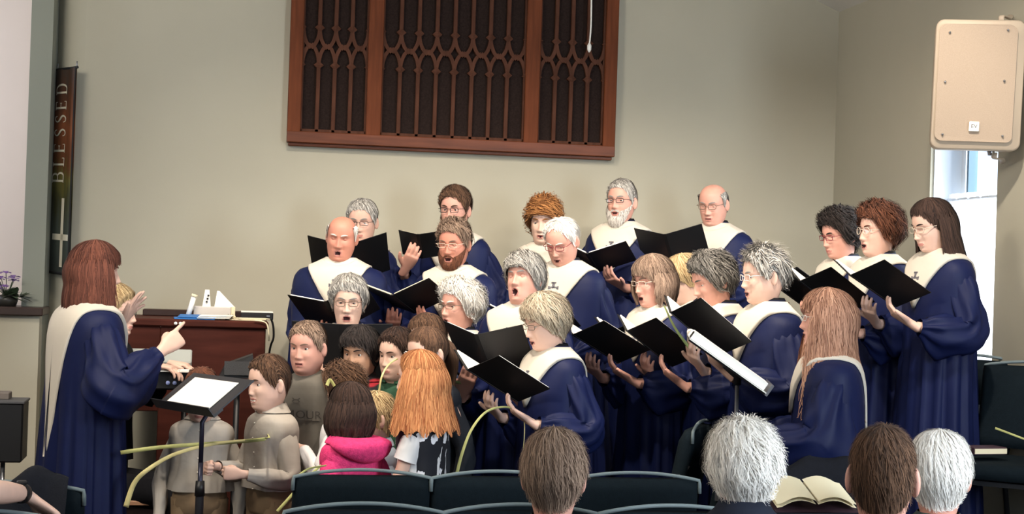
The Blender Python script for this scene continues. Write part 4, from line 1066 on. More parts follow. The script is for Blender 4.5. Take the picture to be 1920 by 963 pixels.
def hash_str(t):
    v = 7
    for ch in t: v = (v * 131 + ord(ch)) % 1000003
    return v

# --- folders of music
M_cover = mat('black_folder_cover', '#0e0e10', .55, .35)
def folder_frame(C, tilt, yaw=0.0, roll=0.0):
    """axes of an open folder: x across, y up the page (away from the reader), z towards the reader (person's frame, facing -Y)"""
    t = R(tilt); y = np.array((0, -math.sin(t), math.cos(t))); z = np.array((0, math.cos(t), math.sin(t))); x = np.array((-1.0, 0, 0))
    Rm = np.array(Matrix.Rotation(R(yaw), 3, 'Z')); x, y, z = Rm @ x, Rm @ y, Rm @ z
    cr_, sr_ = math.cos(R(roll)), math.sin(R(roll)); x, y = x * cr_ + y * sr_, y * cr_ - x * sr_
    return np.array(C, float), x, y, z
def folder_arms(fr, s, size=(.245, .30), mode='both', spread=.06, low=.5):
    """hands flat under the covers of a folder held open"""
    C, x, y, z = fr; arms = {}
    for sd, sg in (('R', -1), ('L', 1)):
        if mode not in ('both', sd): continue
        palm = C - x * sg * (size[0] * .52) * (spread / .06) - y * size[1] * low * .78 - z * (.026 + .04 * size[0] / .245)
        f = norm(y * .82 + x * sg * .45 + z * .08); arms[sd] = dict(w=palm - f * .085 - z * .004, f=f, n=z, pose='hold', pole=(sg * .30, .5, -.85))
    return arms
def folder(label, key, fr, size=(.245, .30), open_=24, cover=None, page=True, group='black music folders held by the choir', pagecol=None, tilt_pages=0):
    C, x, y, z = fr; root = PEOPLE[key]['root']; M = Matrix.Translation(root.location) @ root.rotation_euler.to_matrix().to_4x4()
    fm = Matrix(((x[0], y[0], z[0], C[0]), (x[1], y[1], z[1], C[1]), (x[2], y[2], z[2], C[2]), (0, 0, 0, 1)))
    e = empty('music_folder', (0, 0, 0)); wm = M @ fm; e.location = wm.to_translation(); e.rotation_euler = wm.to_euler(); tag(e, label, 'folder', None)
    w_, h_ = size
    for sg in (-1, 1):
        ca, sa = math.cos(R(open_)), math.sin(R(open_)); Rr = Matrix.Rotation(-sg * R(open_), 3, 'Y'); b = MB()
        b.box((sg * (w_ / 2 * ca + .008), 0, w_ / 2 * sa), (w_, h_, .004), Rr, 0, .001); b.build('cover', cover or M_cover, e)
        if page:
            b = MB(); n_ = np.array((-sg * sa, 0, ca)); n_ = np.array((-sg * math.sin(R(open_)), 0, math.cos(R(open_))))
            c = np.array((sg * (w_ / 2 * ca + .008), 0, w_ / 2 * sa)) + n_ * .006
            b.box(c - np.array((sg * .004, 0.004, 0)), (w_ * .93, h_ * .955, .006), Rr, 0); b.build('page_stack', pagecol or M_paper, e)
    boxobj('spine', (0, 0, -.001), (.018, h_, .004), cover or M_cover, e)
    return e

# ------------------------------------------------------------------ the choir
CH = 'singers in navy robes with white stoles'
FOLDERS = []
def singer(key, label, px, py, Y, fl, a, fold=None, flabel=None, **p):
    top = at(px, py, Y); h = crown(top.z - fl, p); s = h / 1.70; hs = p.get('hs', .95); zn = h - .233 * hs - .012 * s
    fr = None
    if fold:
        fr = folder_frame((fold.get('x', 0) * s, -fold.get('y', .36) * s, zn - fold.get('z', .28) * s), fold.get('tilt', 45), fold.get('yaw', 0), fold.get('roll', 0))
        size = fold.get('size', (.215, .285)); arms = folder_arms(fr, s, size, fold.get('mode', 'both'), fold.get('spread', .06), fold.get('low', .5))
        arms.update(p.get('arms', {})); p['arms'] = arms
    r = person(key, label, px, py, Y, fl, a, **p)
    if fold and flabel: folder(flabel, key, fr, size, fold.get('open', 22), fold.get('cover'), fold.get('page', True), pagecol=fold.get('pagecol'))
    return r
short = dict(line='full', thick=0.013, strands=1050, slen=.28, lift=.004, top=1.3)
# back row
singer('B1', 'man in choir robe with short grey hair and thin glasses behind the red-faced man', 683, 372, 8.8, Z3, 12, dict(x=.0, z=.12, y=.36, tilt=46, yaw=12, roll=-6), 'black folder held open by the short grey-haired man behind the red-faced man',
       hair=short, haircol='salt', glasses=('#1a1a1c', 'thin'), face=dict(lid=.4), hp=6, skin='fair')
singer('B2', 'man in choir robe with brown hair, brown beard and dark glasses, back row', 858, 347, 8.8, Z3, 20, dict(x=-.10, z=0.09, y=.30, tilt=41, yaw=8, size=(.11, .17), pagecol=M_cream, open=16, mode='R'), 'small black hymnal with cream pages held up by the bearded man with brown hair',
       hair=dict(line='full', thick=0.018, strands=1350, slen=.35, lift=.006, top=1.6, sweep=.5), haircol='brown', beard=dict(thick=0.008), glasses=('#1a1a1c', 'rect'), face=dict(smile=.25, lid=.35), hp=2, skin='pink')
singer('B3', 'teenage boy in choir robe with curly ginger hair, back row', 1024, 370, 8.8, Z3, 12, None, None,
       hair=dict(line='lowbang', thick=0.019, strands=1950, slen=.25, lift=.014, curl=.22, lump=.35, top=1.3, bangt=.5), haircol='ginger', face=dict(mouth=.25, lid=.35, wide=.95), hp=5, hs=.97, skin='light', girth=.9)
singer('B4', 'man in choir robe with cropped grey hair, white beard and dark glasses', 1170, 336, 8.8, Z3, 24, dict(x=-.02, z=0.22, y=.33, tilt=70, yaw=6, roll=4), 'black folder held flat by the white-bearded man in the back row',
       hair=dict(line='full', thick=0.011, strands=1200, slen=.2, lift=.004, top=1.7, side=.5), haircol='salt', beard=dict(thick=0.012, len=.045, strands=1050), beardcol='greybeard', glasses=('#1a1a1c', 'rect'), face=dict(mouth=.35, lid=.35), hp=-3, skin='pink')
singer('B5', 'bald man in choir robe with glasses in the back row beside the corner', 1345, 345, 8.7, Z3, 22, dict(x=-.10, z=0.17, y=.38, tilt=39, yaw=10, roll=-6, size=(.20, .28)), 'large black folder held open before the bald man in the back row',
       hair=dict(line='fringe', thick=0.007, strands=750, slen=.5, lift=.002), haircol='salt', glasses=('#6a5a4c', 'rect'), face=dict(mouth=.2, lid=.55, fat=.05), hp=12, skin='pink', girth=1.05, emblem=False)
# second row of men
singer('M1', 'broad red-faced man in choir robe with receding white hair and eyes closed', 642, 405, 8.15, Z2, 10, dict(x=.03, z=.28, y=.31, tilt=57, yaw=12, roll=-22, size=(.20, .27)), 'black folder held open by the broad red-faced man',
       hair=dict(line='fringe', thick=.009, strands=900, slen=.4, lift=.003), haircol='white', hs=0.9, face=dict(mouth=.75, lid=.85, fat=.09), hp=8, hr=4, skin='red', girth=1.18, belly=.04)
singer('M2', 'man in choir robe with wavy brown hair, reddish beard and rimless glasses, singing', 858, 408, 8.15, Z2, 22, dict(x=-.14, z=0.20, y=.36, tilt=70, yaw=14, roll=-16, size=(.20, .28), pagecol=M_cream), 'black folder with cream page held open by the man with the reddish beard',
       hair=dict(line='full', thick=0.017, strands=1650, slen=.3, lift=.008, lump=.25, curl=.06, top=1.5, side=.8), haircol='lightbrown', beard=dict(thick=0.008, len=.02), beardcol='auburn', glasses=('#c9b8a6', 'thin'), hs=0.93, face=dict(mouth=.55, lid=.6, fat=.06), hp=6, skin='red', girth=1.1)
singer('M3', 'elderly man in choir robe with thin white hair and glasses, looking down', 1066, 407, 8.15, Z2, 26, dict(x=-.02, z=0.35, y=.34, tilt=70, yaw=8), 'black folder held low by the elderly white-haired man looking down',
       hair=dict(line='recede', thick=0.014, strands=1050, slen=.35, lift=.005, top=.7), haircol='white', glasses=('#7a2430', 'rect'), hs=0.96, face=dict(mouth=.3, lid=.65, fat=.05), hp=24, hroll=0, skin='pink', girth=1.05)
# women, left and centre
singer('W1', 'elderly woman in choir robe with grey hair and glasses behind a wide open folder', 656, 512, 7.75, 0, 4, dict(x=.0, z=.13, y=.40, tilt=14, yaw=0, size=(.225, .30), open=8), 'wide open black folder held upright before the elderly woman behind the children',
       hair=dict(line='low', thick=0.020, strands=1350, slen=.4, lift=.006, top=1.2, lump=.08, side=1.1), haircol='grey', glasses=('#6a5a4c', 'rect'), face=dict(mouth=.6, lid=.4, wide=.97), hp=4, skin='light', girth=.95, emblem=False)
singer('W2', 'elderly woman in choir robe with bouffant white hair and glasses, mouth open', 870, 521, 7.7, 0, 48, dict(x=.02, z=0.17, y=.38, tilt=49, yaw=-6), 'black folder held open by the woman with bouffant white hair',
       hair=dict(line='low', thick=0.030, strands=1950, slen=.3, lift=.010, lump=.16, curl=.06, top=1.0, side=1.1), haircol='white', glasses=('#6a5a4c', 'thin'), face=dict(mouth=.8, lid=.4), hp=-2, skin='pink', girth=1.0, emblem=False)
singer('W3', 'woman in choir robe with short grey hair, head raised and mouth wide open', 990, 470, 7.25, 0, 30, dict(x=.02, z=.23, y=.38, tilt=41, yaw=4, size=(.20, .28)), 'black folder held open by the woman singing with mouth wide open',
       hair=dict(line='lowbang', thick=0.022, strands=1950, slen=.35, lift=.008, lump=.14, top=1.2, bangt=.5, sweep=.5), haircol='grey', hs=0.9, face=dict(mouth=1.0, lid=.7, fat=.06), hp=-10, hr=-5, skin='pink', girth=1.08)
singer('W4', 'woman in choir robe with short ash-blond hair and glasses in front beside the children', 1043, 545, 6.8, 0, 60, dict(x=.02, z=0.17, y=.34, tilt=61, yaw=0, roll=0), 'black folder held open by the woman with short ash-blond hair',
       hair=dict(line='lowbang', thick=0.024, strands=2250, slen=.4, lift=.006, lump=.08, top=1.2, bangt=.55, sweep=.4), haircol='ashblond', glasses=('#6a5a4c', 'thin'), hs=0.92, face=dict(mouth=.3, lid=.55, fat=.06), hp=12, skin='light', girth=1.0, earring=True)
singer('C1', 'woman in choir robe with a grey-brown bob, leftmost of the women in the middle', 1240, 475, 7.35, Z1, 52, dict(x=.02, z=0.21, y=.40, tilt=63, yaw=-4), 'black folder held open by the woman with a grey-brown bob',
       hair=dict(line='bang', thick=0.016, strands=1350, slen=.5, lift=.003, top=1.2, bangt=.6, long=-.105, longfrom=58, flare=.012, bulge=.012, under=.012, lstrands=1350, llift=.002), haircol='lightbrown', glasses=('#c9b8a6', 'thin'), face=dict(mouth=.5, lid=.5), hp=8, skin='pink', emblem=True)
singer('C2', 'blond woman in choir robe with glasses, half hidden between the women in the middle', 1304, 473, 7.72, Z1, 58, dict(x=.0, z=0.23, y=.38, tilt=63, yaw=0), 'black folder held by the half-hidden blond woman',
       hair=dict(line='bang', thick=0.019, strands=1350, slen=.5, lift=.004, top=1.2, bangt=.6, sweep=.4), haircol='blond', glasses=('#1a1a1c', 'rect'), face=dict(mouth=.3, lid=.5), hp=14, skin='light', emblem=False)
singer('C3', 'woman in choir robe with short dark grey hair beside the half-hidden blond woman', 1358, 467, 7.1, Z1, 62, dict(x=.0, z=0.21, y=.38, tilt=56, yaw=0), 'black folder held by the woman with short dark grey hair',
       hair=dict(line='low', thick=0.024, strands=1950, slen=.3, lift=.010, lump=.15, curl=.06, top=1.2, sweep=.3), haircol='darkgrey', face=dict(mouth=.3, lid=.5), hp=16, skin='pink', emblem=False)
singer('C4', 'woman in choir robe with spiky short grey hair and pale glasses', 1448, 460, 6.75, Z1, 66, dict(x=.0, z=0.14, y=.36, tilt=53, yaw=0, size=(.23, .30)), 'large black folder held open by the woman with spiky grey hair',
       hair=dict(line='full', thick=0.017, strands=2550, slen=.22, lift=.016, lump=.2, top=1.4, sweep=.2), haircol='salt', glasses=('#d8d4d0', 'rect'), face=dict(mouth=.4, lid=.4, fat=.08), hp=4, skin='light', girth=1.05, emblem=False)
singer('S1', 'woman in choir robe with long wavy strawberry-blond hair standing behind the audience', 1562, 540, 6.2, 0, 84, None, None,
       hair=dict(line='bang', thick=0.019, strands=1500, slen=.5, lift=.004, top=1.1, bangt=.7, long=-.40, longfrom=52, flare=.045, bulge=.012, lstrands=2700, llift=.008, wave=.05), haircol='strawberry', glasses=('#d8d4d0', 'thin'), hs=0.95, face=dict(mouth=.55, lid=.4, fat=.06), hp=-4, skin='pink', girth=1.12, emblem=False,
       arms={sd: dict(w=(sg * .14, -.30, .99), f=(-sg * .2, -1, -.15), n=(0, 0, -1), pose='relax', pole=(sg * .5, .6, -.8)) for sd, sg in (('R', -1), ('L', 1))}, sag=(.12, .20))
# women along the right wall
singer('R1', 'woman in choir robe with dark curly hair and red glasses near the wall corner', 1590, 388, 7.75, Z3, 52, dict(x=.03, z=0.21, y=.40, tilt=59, yaw=-6), 'black folder with white pages held by the woman with dark curly hair',
       hair=dict(line='low', thick=0.026, strands=2250, slen=.3, lift=.012, lump=.2, curl=.1, top=1.2), haircol='black', glasses=('#7a2430', 'rect'), face=dict(mouth=.1, lid=.5), hp=10, skin='pink')
singer('R2', 'woman in choir robe with curly auburn hair and round glasses near the window', 1658, 378, 7.3, Z3, 54, dict(x=.02, z=0.22, y=.38, tilt=57, yaw=-4), 'black folder held open by the woman with curly auburn hair',
       hair=dict(line='low', thick=0.029, strands=2400, slen=.3, lift=.012, lump=.18, curl=.08, top=1.15, sweep=.3), haircol='auburn', glasses=('#c9b8a6', 'round'), face=dict(mouth=.5, lid=.4, fat=.05), hp=0, skin='fair', emblem=False)
singer('R3', 'woman in choir robe with long dark brown hair in front of the window', 1768, 369, 6.88, Z3, 54, dict(x=.0, z=0.20, y=.38, tilt=61, yaw=0), 'black folder held open by the woman in front of the window',
       hair=dict(line='full', thick=0.016, strands=1350, slen=.6, lift=.002, top=1.2, sweep=.1, long=-.25, longfrom=74, flare=.02, bulge=.014, lstrands=1800, llift=.003), haircol='darkbrown', glasses=('#c9b8a6', 'rect'), face=dict(mouth=.0, lid=.6), hp=14, skin='light', girth=1.0)
# conductor
person('CON', 'conductor in navy robe with auburn bob and bangs, pointing with raised hand', 168, 450, 7.0, 0, -112, outfit='robe',
       hair=dict(line='bang', thick=0.020, strands=1950, slen=.6, lift=.002, top=1.25, bangt=.7, sweep=.1, long=-.20, longfrom=56, flare=.030, bulge=.012, under=.006, lstrands=2100, llift=.002), haircol='redbrown', face=dict(mouth=.1), skin='light', hy=14, girth=1.05, sag=(.07, .13), emblem=False, stole=(.27, .62),
       arms={'R': dict(w=(-.25, -.22, 1.25), f=(.15, -.80, .55), n=(.85, .1, -.3), pose='point', pole=(-.6, .3, -.9)),
             'L': dict(w=(.16, -.20, 1.33), f=(-.05, -.6, .8), n=(-.6, -.6, -.1), pose='open', pole=(.6, .3, -.9))})

# ------------------------------------------------------------------ the children
M_creamshirt = mat('beige_striped_shirt', '#a9a197', .8, .2, var=.04, scale=14, bump=.55, bscale=11)
M_khaki = mat('khaki_cloth', '#7d6850', .85, .2, var=.06, scale=20, bump=.4, bscale=12)
M_greyshirt = mat('olive_grey_jersey', '#5f5a52', .75, .25, var=.05, scale=20, bump=.45, bscale=9)
M_darktrouser = mat('dark_trouser_cloth', '#1d2026', .85, .2, var=.1, scale=30)
M_jean = mat('navy_denim', '#272f42', .85, .2, var=.1, scale=60)
M_green = mat('green_fleece', '#2c4a38', .9, .2, var=.08, scale=40)
M_whiteshirt = mat('white_shirt_cloth', '#d4d2d2', .8, .2, var=.02, scale=20, bump=.4, bscale=12)
M_blueshirt = mat('pale_blue_shirt', '#aeb8c6', .8, .2, var=.03, scale=20, bump=.4, bscale=12)
M_pink = mat('pink_knit_fleece', '#d43d72', .95, .15, var=.18, scale=60, bump=.35, bscale=180)
def pattern_mat(name, base, kind):
    m = bpy.data.materials.new(name); m.use_nodes = True; nt = m.node_tree; pr = nt.nodes['Principled BSDF']; pr.inputs['Roughness'].default_value = .85
    tc = nt.nodes.new('ShaderNodeTexCoord')
    if kind == 'plaid':
        fs = []
        for ax in ('X', 'Z'):
            wv = nt.nodes.new('ShaderNodeTexWave'); wv.bands_direction = ax; wv.inputs['Scale'].default_value = 6.0; nt.links.new(tc.outputs['Object'], wv.inputs['Vector']); fs.append(wv)
        ml = nt.nodes.new('ShaderNodeMath'); ml.operation = 'MULTIPLY'; nt.links.new(fs[0].outputs['Fac'], ml.inputs[0]); nt.links.new(fs[1].outputs['Fac'], ml.inputs[1])
        rp = nt.nodes.new('ShaderNodeValToRGB'); rp.color_ramp.elements[0].color = srgb('#1c1518'); rp.color_ramp.elements[1].color = srgb('#b02430'); rp.color_ramp.elements[0].position = .1; rp.color_ramp.elements[1].position = .5; nt.links.new(ml.outputs[0], rp.inputs[0]); nt.links.new(rp.outputs[0], pr.inputs['Base Color'])
    else:
        vo = nt.nodes.new('ShaderNodeTexVoronoi'); vo.inputs['Scale'].default_value = 15; vo.inputs['Randomness'].default_value = .75; nt.links.new(tc.outputs['Object'], vo.inputs['Vector'])
        rp = nt.nodes.new('ShaderNodeValToRGB'); rp.color_ramp.interpolation = 'CONSTANT'; e = rp.color_ramp.elements
        e[0].color = srgb('#a7a0a4'); e[0].position = 0; e[1].color = srgb('#e8e6ea'); e[1].position = .10; q = e.new(.36); q.color = srgb(base)
        nz = nt.nodes.new('ShaderNodeTexNoise'); nz.inputs['Scale'].default_value = 60; nt.links.new(tc.outputs['Object'], nz.inputs['Vector']); ad = nt.nodes.new('ShaderNodeMath'); ad.operation = 'MULTIPLY_ADD'; ad.inputs[1].default_value = .35; ad.inputs[2].default_value = -.17
        nt.links.new(nz.outputs['Fac'], ad.inputs[0]); a2 = nt.nodes.new('ShaderNodeMath'); nt.links.new(ad.outputs[0], a2.inputs[0]); nt.links.new(vo.outputs['Distance'], a2.inputs[1]); nt.links.new(a2.outputs[0], rp.inputs[0]); nt.links.new(rp.outputs[0], pr.inputs['Base Color'])
    return m
M_plaid = pattern_mat('red_black_plaid', '#b02430', 'plaid'); M_floral = pattern_mat('navy_floral_print', '#15161f', 'floral')
kf = dict(nose=.75, feat=.85, brow=.4, lid=.28, fat=.07, browsize=.8)
def kface(**k): d = dict(kf); d.update(k); return d
def kid(key, label, px, py, Y, a, **p):
    h = at(px, py, Y).z; p.setdefault('s', h / 1.70 * .98); p.setdefault('hs', .90 if h > 1.25 else .86); p.setdefault('hand', .95); p['outfit'] = 'plain'; p['girth'] = p.get('girth', 1.04)
    return person(key, label, px, py, Y, 0, a, **p)
boycut = dict(line='full', thick=0.014, strands=1500, slen=.25, lift=.004, top=1.5, side=.45)
kid('K1', 'red-haired small boy in beige shirt and khaki trousers behind the music stand', 383, 682, 7.0, 8, hair=dict(boycut, line='low'), haircol='auburn', face=kface(), hp=20, skin='light', top=M_creamshirt, hemk=.70, collar=True, placket=True, trousers=M_khaki)
k2z = at(515, 663, 6.85).z; k2s = k2z / 1.7
kid('K2', 'smiling boy in beige button-down shirt and khaki trousers seen from the side', 515, 663, 6.85, 58, hair=boycut, haircol='brown', face=kface(smile=.8, mouth=.25), hp=2, hy=0, skin='light', top=M_creamshirt, hemk=.70, collar=True, placket=True, trousers=M_khaki, slr=1.1,
    arms={'R': dict(w=(-.07, -.22, k2z * .625), f=(.35, -.9, .0), n=(.9, .3, -.1), pose='grip', pole=(-.4, .6, -.6)), 'L': dict(w=(.08, -.17, k2z * .61), f=(-.45, -.8, .05), n=(-.8, .4, 0), pose='grip', pole=(.4, .6, -.6))})
kid('K3', 'boy with cropped brown hair in olive-grey printed shirt', 584, 600, 7.1, 28, hair=dict(boycut, thick=0.010), haircol='lightbrown', face=kface(mouth=.2, fat=.12), hp=2, skin='pink', top=M_greyshirt, trousers=M_darktrouser, girth=1.12)
kid('K4', 'boy with straight black hair in red plaid shirt', 682, 608, 7.2, 26, hair=dict(line='lowbang', thick=0.020, strands=1650, slen=.4, lift=.005, top=1.3, bangt=.5, sweep=.3), haircol='black', face=kface(), hp=2, skin='olive', top=M_plaid, collar=True, trousers=M_darktrouser)
kid('K5', 'boy with dark brown hair in green fleece holding a palm strip to his mouth', 754, 612, 7.1, 40, hair=dict(boycut, thick=0.016), haircol='darkbrown', face=kface(), hp=2, skin='light', top=M_green, collar=True, trousers=M_darktrouser)
kid('K7', 'child with brown hair hidden behind the others, only the crown showing', 806, 588, 7.4, 30, hair=dict(line='low', thick=0.018, strands=1350, slen=.4, lift=.003), haircol='brown', face=kface(), skin='light', top=M_jean, trousers=M_darktrouser)
kid('K6', 'girl with glasses and a long brown ponytail behind the red-haired girl', 812, 611, 6.9, 50, hair=dict(line='full', thick=0.012, strands=1350, slen=.6, lift=.001, top=1.1, sweep=.0, pony=.30), haircol='brown', glasses=('#d8d4d0', 'round'), face=kface(), hp=4, skin='light', top=M_darktrouser, trousers=M_darktrouser)
kid('K8', 'boy with tousled brown hair in white shirt behind the girl in pink', 652, 680, 6.98, 120, hair=dict(line='low', thick=0.016, strands=1950, slen=.25, lift=.010, lump=.2, curl=.1), haircol='brown', face=kface(), skin='light', top=M_whiteshirt, collar=True, trousers=M_darktrouser,
    arms={'L': dict(w=(.13, -.13, .85), f=(.12, -1, .02), n=(-.9, 0, -.3), pose='grip', pole=(.5, .4, -.7))})
k10z = at(714, 732, 6.75).z
kid('K10', 'small blond boy in pale blue shirt beside the girl in pink', 714, 732, 6.75, 78, hair=dict(boycut, line='low', thick=0.013), haircol='blond', face=kface(), hs=.84, skin='light', top=M_blueshirt, collar=True, trousers=M_jean)
k9z = at(664, 715, 6.5).z
kid('K9', 'girl with a dark chin-length bob in a bright pink hooded jacket', 664, 715, 6.5, 138, hair=dict(line='bang', thick=0.016, strands=1800, slen=.6, lift=.002, top=1.15, bangt=.6, sweep=.05, long=-.12, longfrom=50, flare=.012, bulge=.014, under=.012, lstrands=1950, llift=.002), haircol='darkbrown', face=kface(), skin='light', top=M_pink, topname='jacket', hood=True, trousers=M_jean, slr=1.15, girth=1.12)
k11z = at(798, 655, 6.5).z
kid('K11', 'girl with long straight red-gold hair in white tee and navy floral dress', 798, 655, 6.5, 105, hair=dict(line='full', thick=0.018, strands=1800, slen=.6, lift=.002, top=1.15, sweep=.02, long=-.215, longfrom=64, flare=.062, bulge=.012, lstrands=3300, llift=.005), haircol='redgold', face=kface(), skin='light', top=M_whiteshirt, topname='tee_shirt', sleeve='short', dress=M_floral, trousers=M_darktrouser,
    arms={'R': dict(w=(-.10, -.22, k11z * .50), f=(.2, -1, .0), n=(.8, 0, -.4), pose='grip', pole=(-.5, .5, -.7)), 'L': dict(w=(.10, -.20, k11z * .50), f=(-.5, -.9, .1), n=(-.8, 0, -.4), pose='grip', pole=(.5, .5, -.7))})
# lettering on the grey shirt, laid on the cloth
def shirt_print(key, lines):
    P_ = PEOPLE[key]['p']; T = P_['_T']; zn, s = PEOPLE[key]['zn'], PEOPLE[key]['s']
    for txt, z_, size in lines:
        b = MB()
        if txt == 'bar':
            V = [(x, zz) for zz in (-.5, .5) for x in np.linspace(-.5, .5, 13)]; V = np.array([(x * size[0], y_ * size[1], 0) for x, y_ in V]); F = [(i, i + 1, i + 14, i + 13) for i in range(12)]
        elif txt == 'mark':
            V = []; F = []
            for sg in (-1, 1):       # two interlocked arcs, one above the other
                th = np.linspace(R(20), R(160), 11); k0 = len(V)
                for r_ in (.016, .011): V += [(r_ * math.cos(t), sg * (.013 - r_ * math.sin(t)) , 0) for t in th]
                F += [(k0 + i, k0 + i + 1, k0 + 12 + i, k0 + 11 + i) for i in range(10)]
            V = np.array(V) * size
        else: V, F = text_geo(txt, size)
        Kz = -T.K[:, 0]; pts = []
        for x, y_, _ in V:
            zz = zn - z_ * s + y_; u = np.interp(-zz, Kz, T.u); aw = cr(T.u, T.K[:, 1], u); pts.append(T(np.array(u), np.array(math.asin(max(-1, min(1, x / aw)) )), .004 if txt == 'bar' else .0055))
        b.add(pts, F, 0, False)
        b.build('chest_print', mat('dark_chest_print', '#3c3833', .7) if txt != 'bar' else mat('grey_print_band', '#5f5a52', .8), PEOPLE[key]['root'])
shirt_print('K3', [('bar', .215, (.20, .045)), ('ARMOUR', .215, .050), ('mark', .135, 1.0)])

# ------------------------------------------------------------------ the audience, seated with their backs to us
def sitter(key, label, px, py, Y, a, **p):
    return person(key, label, px, py, Y, 0, a, outfit='plain', sit=True, s=p.pop('s', .98), **p)
M_greycardigan = mat('grey_green_pullover', '#3f4744', .9, .2, var=.1, scale=40)
M_navycoat = mat('dark_navy_jacket', '#171c2a', .85, .25, var=.1, scale=40)
lap = {sd: dict(w=(sg * .14, -.36, .60), f=(-sg * .4, -.9, -.2), n=(0, 0, -1), pose='relax', pole=(sg * .8, .3, -.5)) for sd, sg in (('R', -1), ('L', 1))}
sitter('A1', 'seated person with short greying brown hair, seen from behind, between green chairs', 1041, 805, 4.35, 182, hair=dict(line='low', thick=0.017, strands=5500, slen=.28, lift=.006, top=1.3, sweep=.25, swid=.0011, lump=.10), haircol='lightbrown', skin='pink', face=dict(ear=1.25), top=M_greycardigan, arms=lap, s=.9, hs=.94)
sitter('A2', 'seated woman with thick white hair and hoop earrings, seen from behind', 1400, 791, 4.55, 172, hair=dict(line='low', thick=0.022, strands=6500, slen=.30, lift=.012, lump=.14, curl=.05, top=1.2, sweep=.4, swid=.0012), haircol='white', skin='pink', top=M_navycoat, arms=lap, earring=True, hy=-6, collar=True)
sitter('A3', 'seated man with cropped dark brown hair, seen from behind', 1658, 802, 3.95, 180, hair=dict(line='low', thick=0.010, strands=7000, slen=.18, lift=.006, top=1.4, side=.6, earcut=.2, sweep=.15, swid=.0009), haircol='brown', skin='pink', top=M_navycoat, arms=lap, face=dict(wide=1.0, ear=1.25))
sitter('A4', 'seated elderly man with smooth white hair, seen from behind, at right', 1764, 809, 4.6, 178, hair=dict(line='low', thick=0.016, strands=5500, slen=.35, lift=.005, top=1.2, sweep=.4, swid=.0011), haircol='white', skin='pink', face=dict(ear=1.25), top=M_greycardigan, arms=lap)
sitter('A5', 'seated man in green shirt with a black wristwatch, arm along the chair in the corner', -225, 690, 5.0, 180, hair=dict(line='neat', thick=0.012, strands=1350, slen=.25, lift=.004), haircol='brown', skin='light', top=mat('dark_green_shirt', '#2f4a3c', .85, .2, var=.1, scale=30), sleeve='short',
       arms={'L': lap['L'], 'R': dict(w=(-.42, .02, .92), f=(-.75, -.1, -.55), n=(-.3, .1, -1), pose='relax', pole=(0, 1, .12))})

# ------------------------------------------------------------------ chairs
M_chair = mat('dark_green_upholstery', '#121a1f', .9, .08, var=.12, scale=60, bump=.2, bscale=400)
M_piping = mat('grey_chair_piping', '#6f7b7d', .6, .3)
M_frame = mat('dark_chair_frame', '#232427', .4, .4, .3)
M_armwood = mat('oak_armrest', '#8a5a3a', .4, .45, var=.2, scale=8, stretch=(1, 1, 6))
def make_chair(name='upholstered_chair', arm=False):
    """faces -Y; seat at .46, back top at .86"""
    root = empty(name, (0, 0, 0)); w_ = .52
    b = MB(); rows = []
    for t in np.linspace(0, 1, 9):
        z = .50 + .36 * t; hw = w_ / 2 * (1 - .02 * t); r_ = []
        q = rrect(2 * hw, .075, .034, 4)
        for x_, y_ in q: r_.append((x_, .225 + .07 * t + y_ * (1 if t < .98 else .55) - .02 * (2 * x_ / w_) ** 2 * -1 * .6, z + (.028 * (1 - (2 * x_ / w_) ** 2) if t > .05 else 0) * t ** 3))
        rows.append(r_)
    b.grid(np.array(rows), True, 0, True, True, True); bk = b.build('backrest', M_chair, root)
    xs = np.linspace(-.97, .97, 22) * w_ / 2; pts = [(x_, .296 + .037 * .45 + .012 * (2 * x_ / w_) ** 2, .862 + .028 * (1 - (2 * x_ / w_) ** 2)) for x_ in xs]
    pts = [(pts[0][0] - .004, pts[0][1], pts[0][2] - .05), (pts[0][0] - .003, pts[0][1], pts[0][2] - .015)] + pts + [(pts[-1][0] + .003, pts[-1][1], pts[-1][2] - .015), (pts[-1][0] + .004, pts[-1][1], pts[-1][2] - .05)]
    b = MB(); b.tube(pts, .0075, 6); b.build('piping', M_piping, bk)
    b = MB(); rows = []
    for z, k in ((.395, .9), (.40, .97), (.43, 1.0), (.452, .985), (.462, .93), (.466, .8)):
        q = rrect(w_ * k, .50 * k, .06, 5); rows.append([(x_, y_ - .03, z + .01 * (1 - (2 * x_ / w_) ** 2)) for x_, y_ in q])
    b.grid(np.array(rows), True, 0, True, True, True); b.build('seat', M_chair, root)
    b = MB(); b.box((0, -.03, .385), (w_ * .9, .44, .02)); b.build('seat_frame', M_frame, root)
    for sx in (-1, 1):
        b = MB(); b.tube([(sx * .235, -.22, .38), (sx * .24, -.25, 0)], .013, 8); b.build('leg', M_frame, root)
        b = MB(); b.tube([(sx * .235, .30, .72), (sx * .235, .24, .50), (sx * .235, .18, .38), (sx * .24, .27, 0)], .013, 8); b.build('leg', M_frame, root)
        b = MB(); b.box((sx * .262, .262, .66), (.012, .03, .04), None, 0, .002); b.tube([(sx * .262, .278, .66), (sx * .262, .285, .66)], .007, 8); b.build('connector', M_metal, root)
        if arm:
            b = MB(); pp = spline([(sx * .305, -.27, .02), (sx * .305, -.27, .28), (sx * .305, -.25, .375), (sx * .305, -.18, .42), (sx * .305, .05, .425), (sx * .305, .22, .42)], 26)
            b.tube(pp, .024, 10, ref=(1, 0, 0)); b.build('bentwood_leg', M_armwood, root)
    return root
proto = make_chair(); proto_arm = make_chair(arm=True); used = set()
def chair(label, x, y, z, rz, arm=False, grp=None):
    src = proto_arm if arm else proto
    o = src if arm not in used else copy_tree(src); used.add(arm)
    o.location = (x, y, z); o.rotation_euler = (0, 0, rz); tag(o, label, 'chair'); 
    if grp: o['group'] = grp
    return o
def row(px, py, ztop=.888):
    return at_z(px, py, ztop)
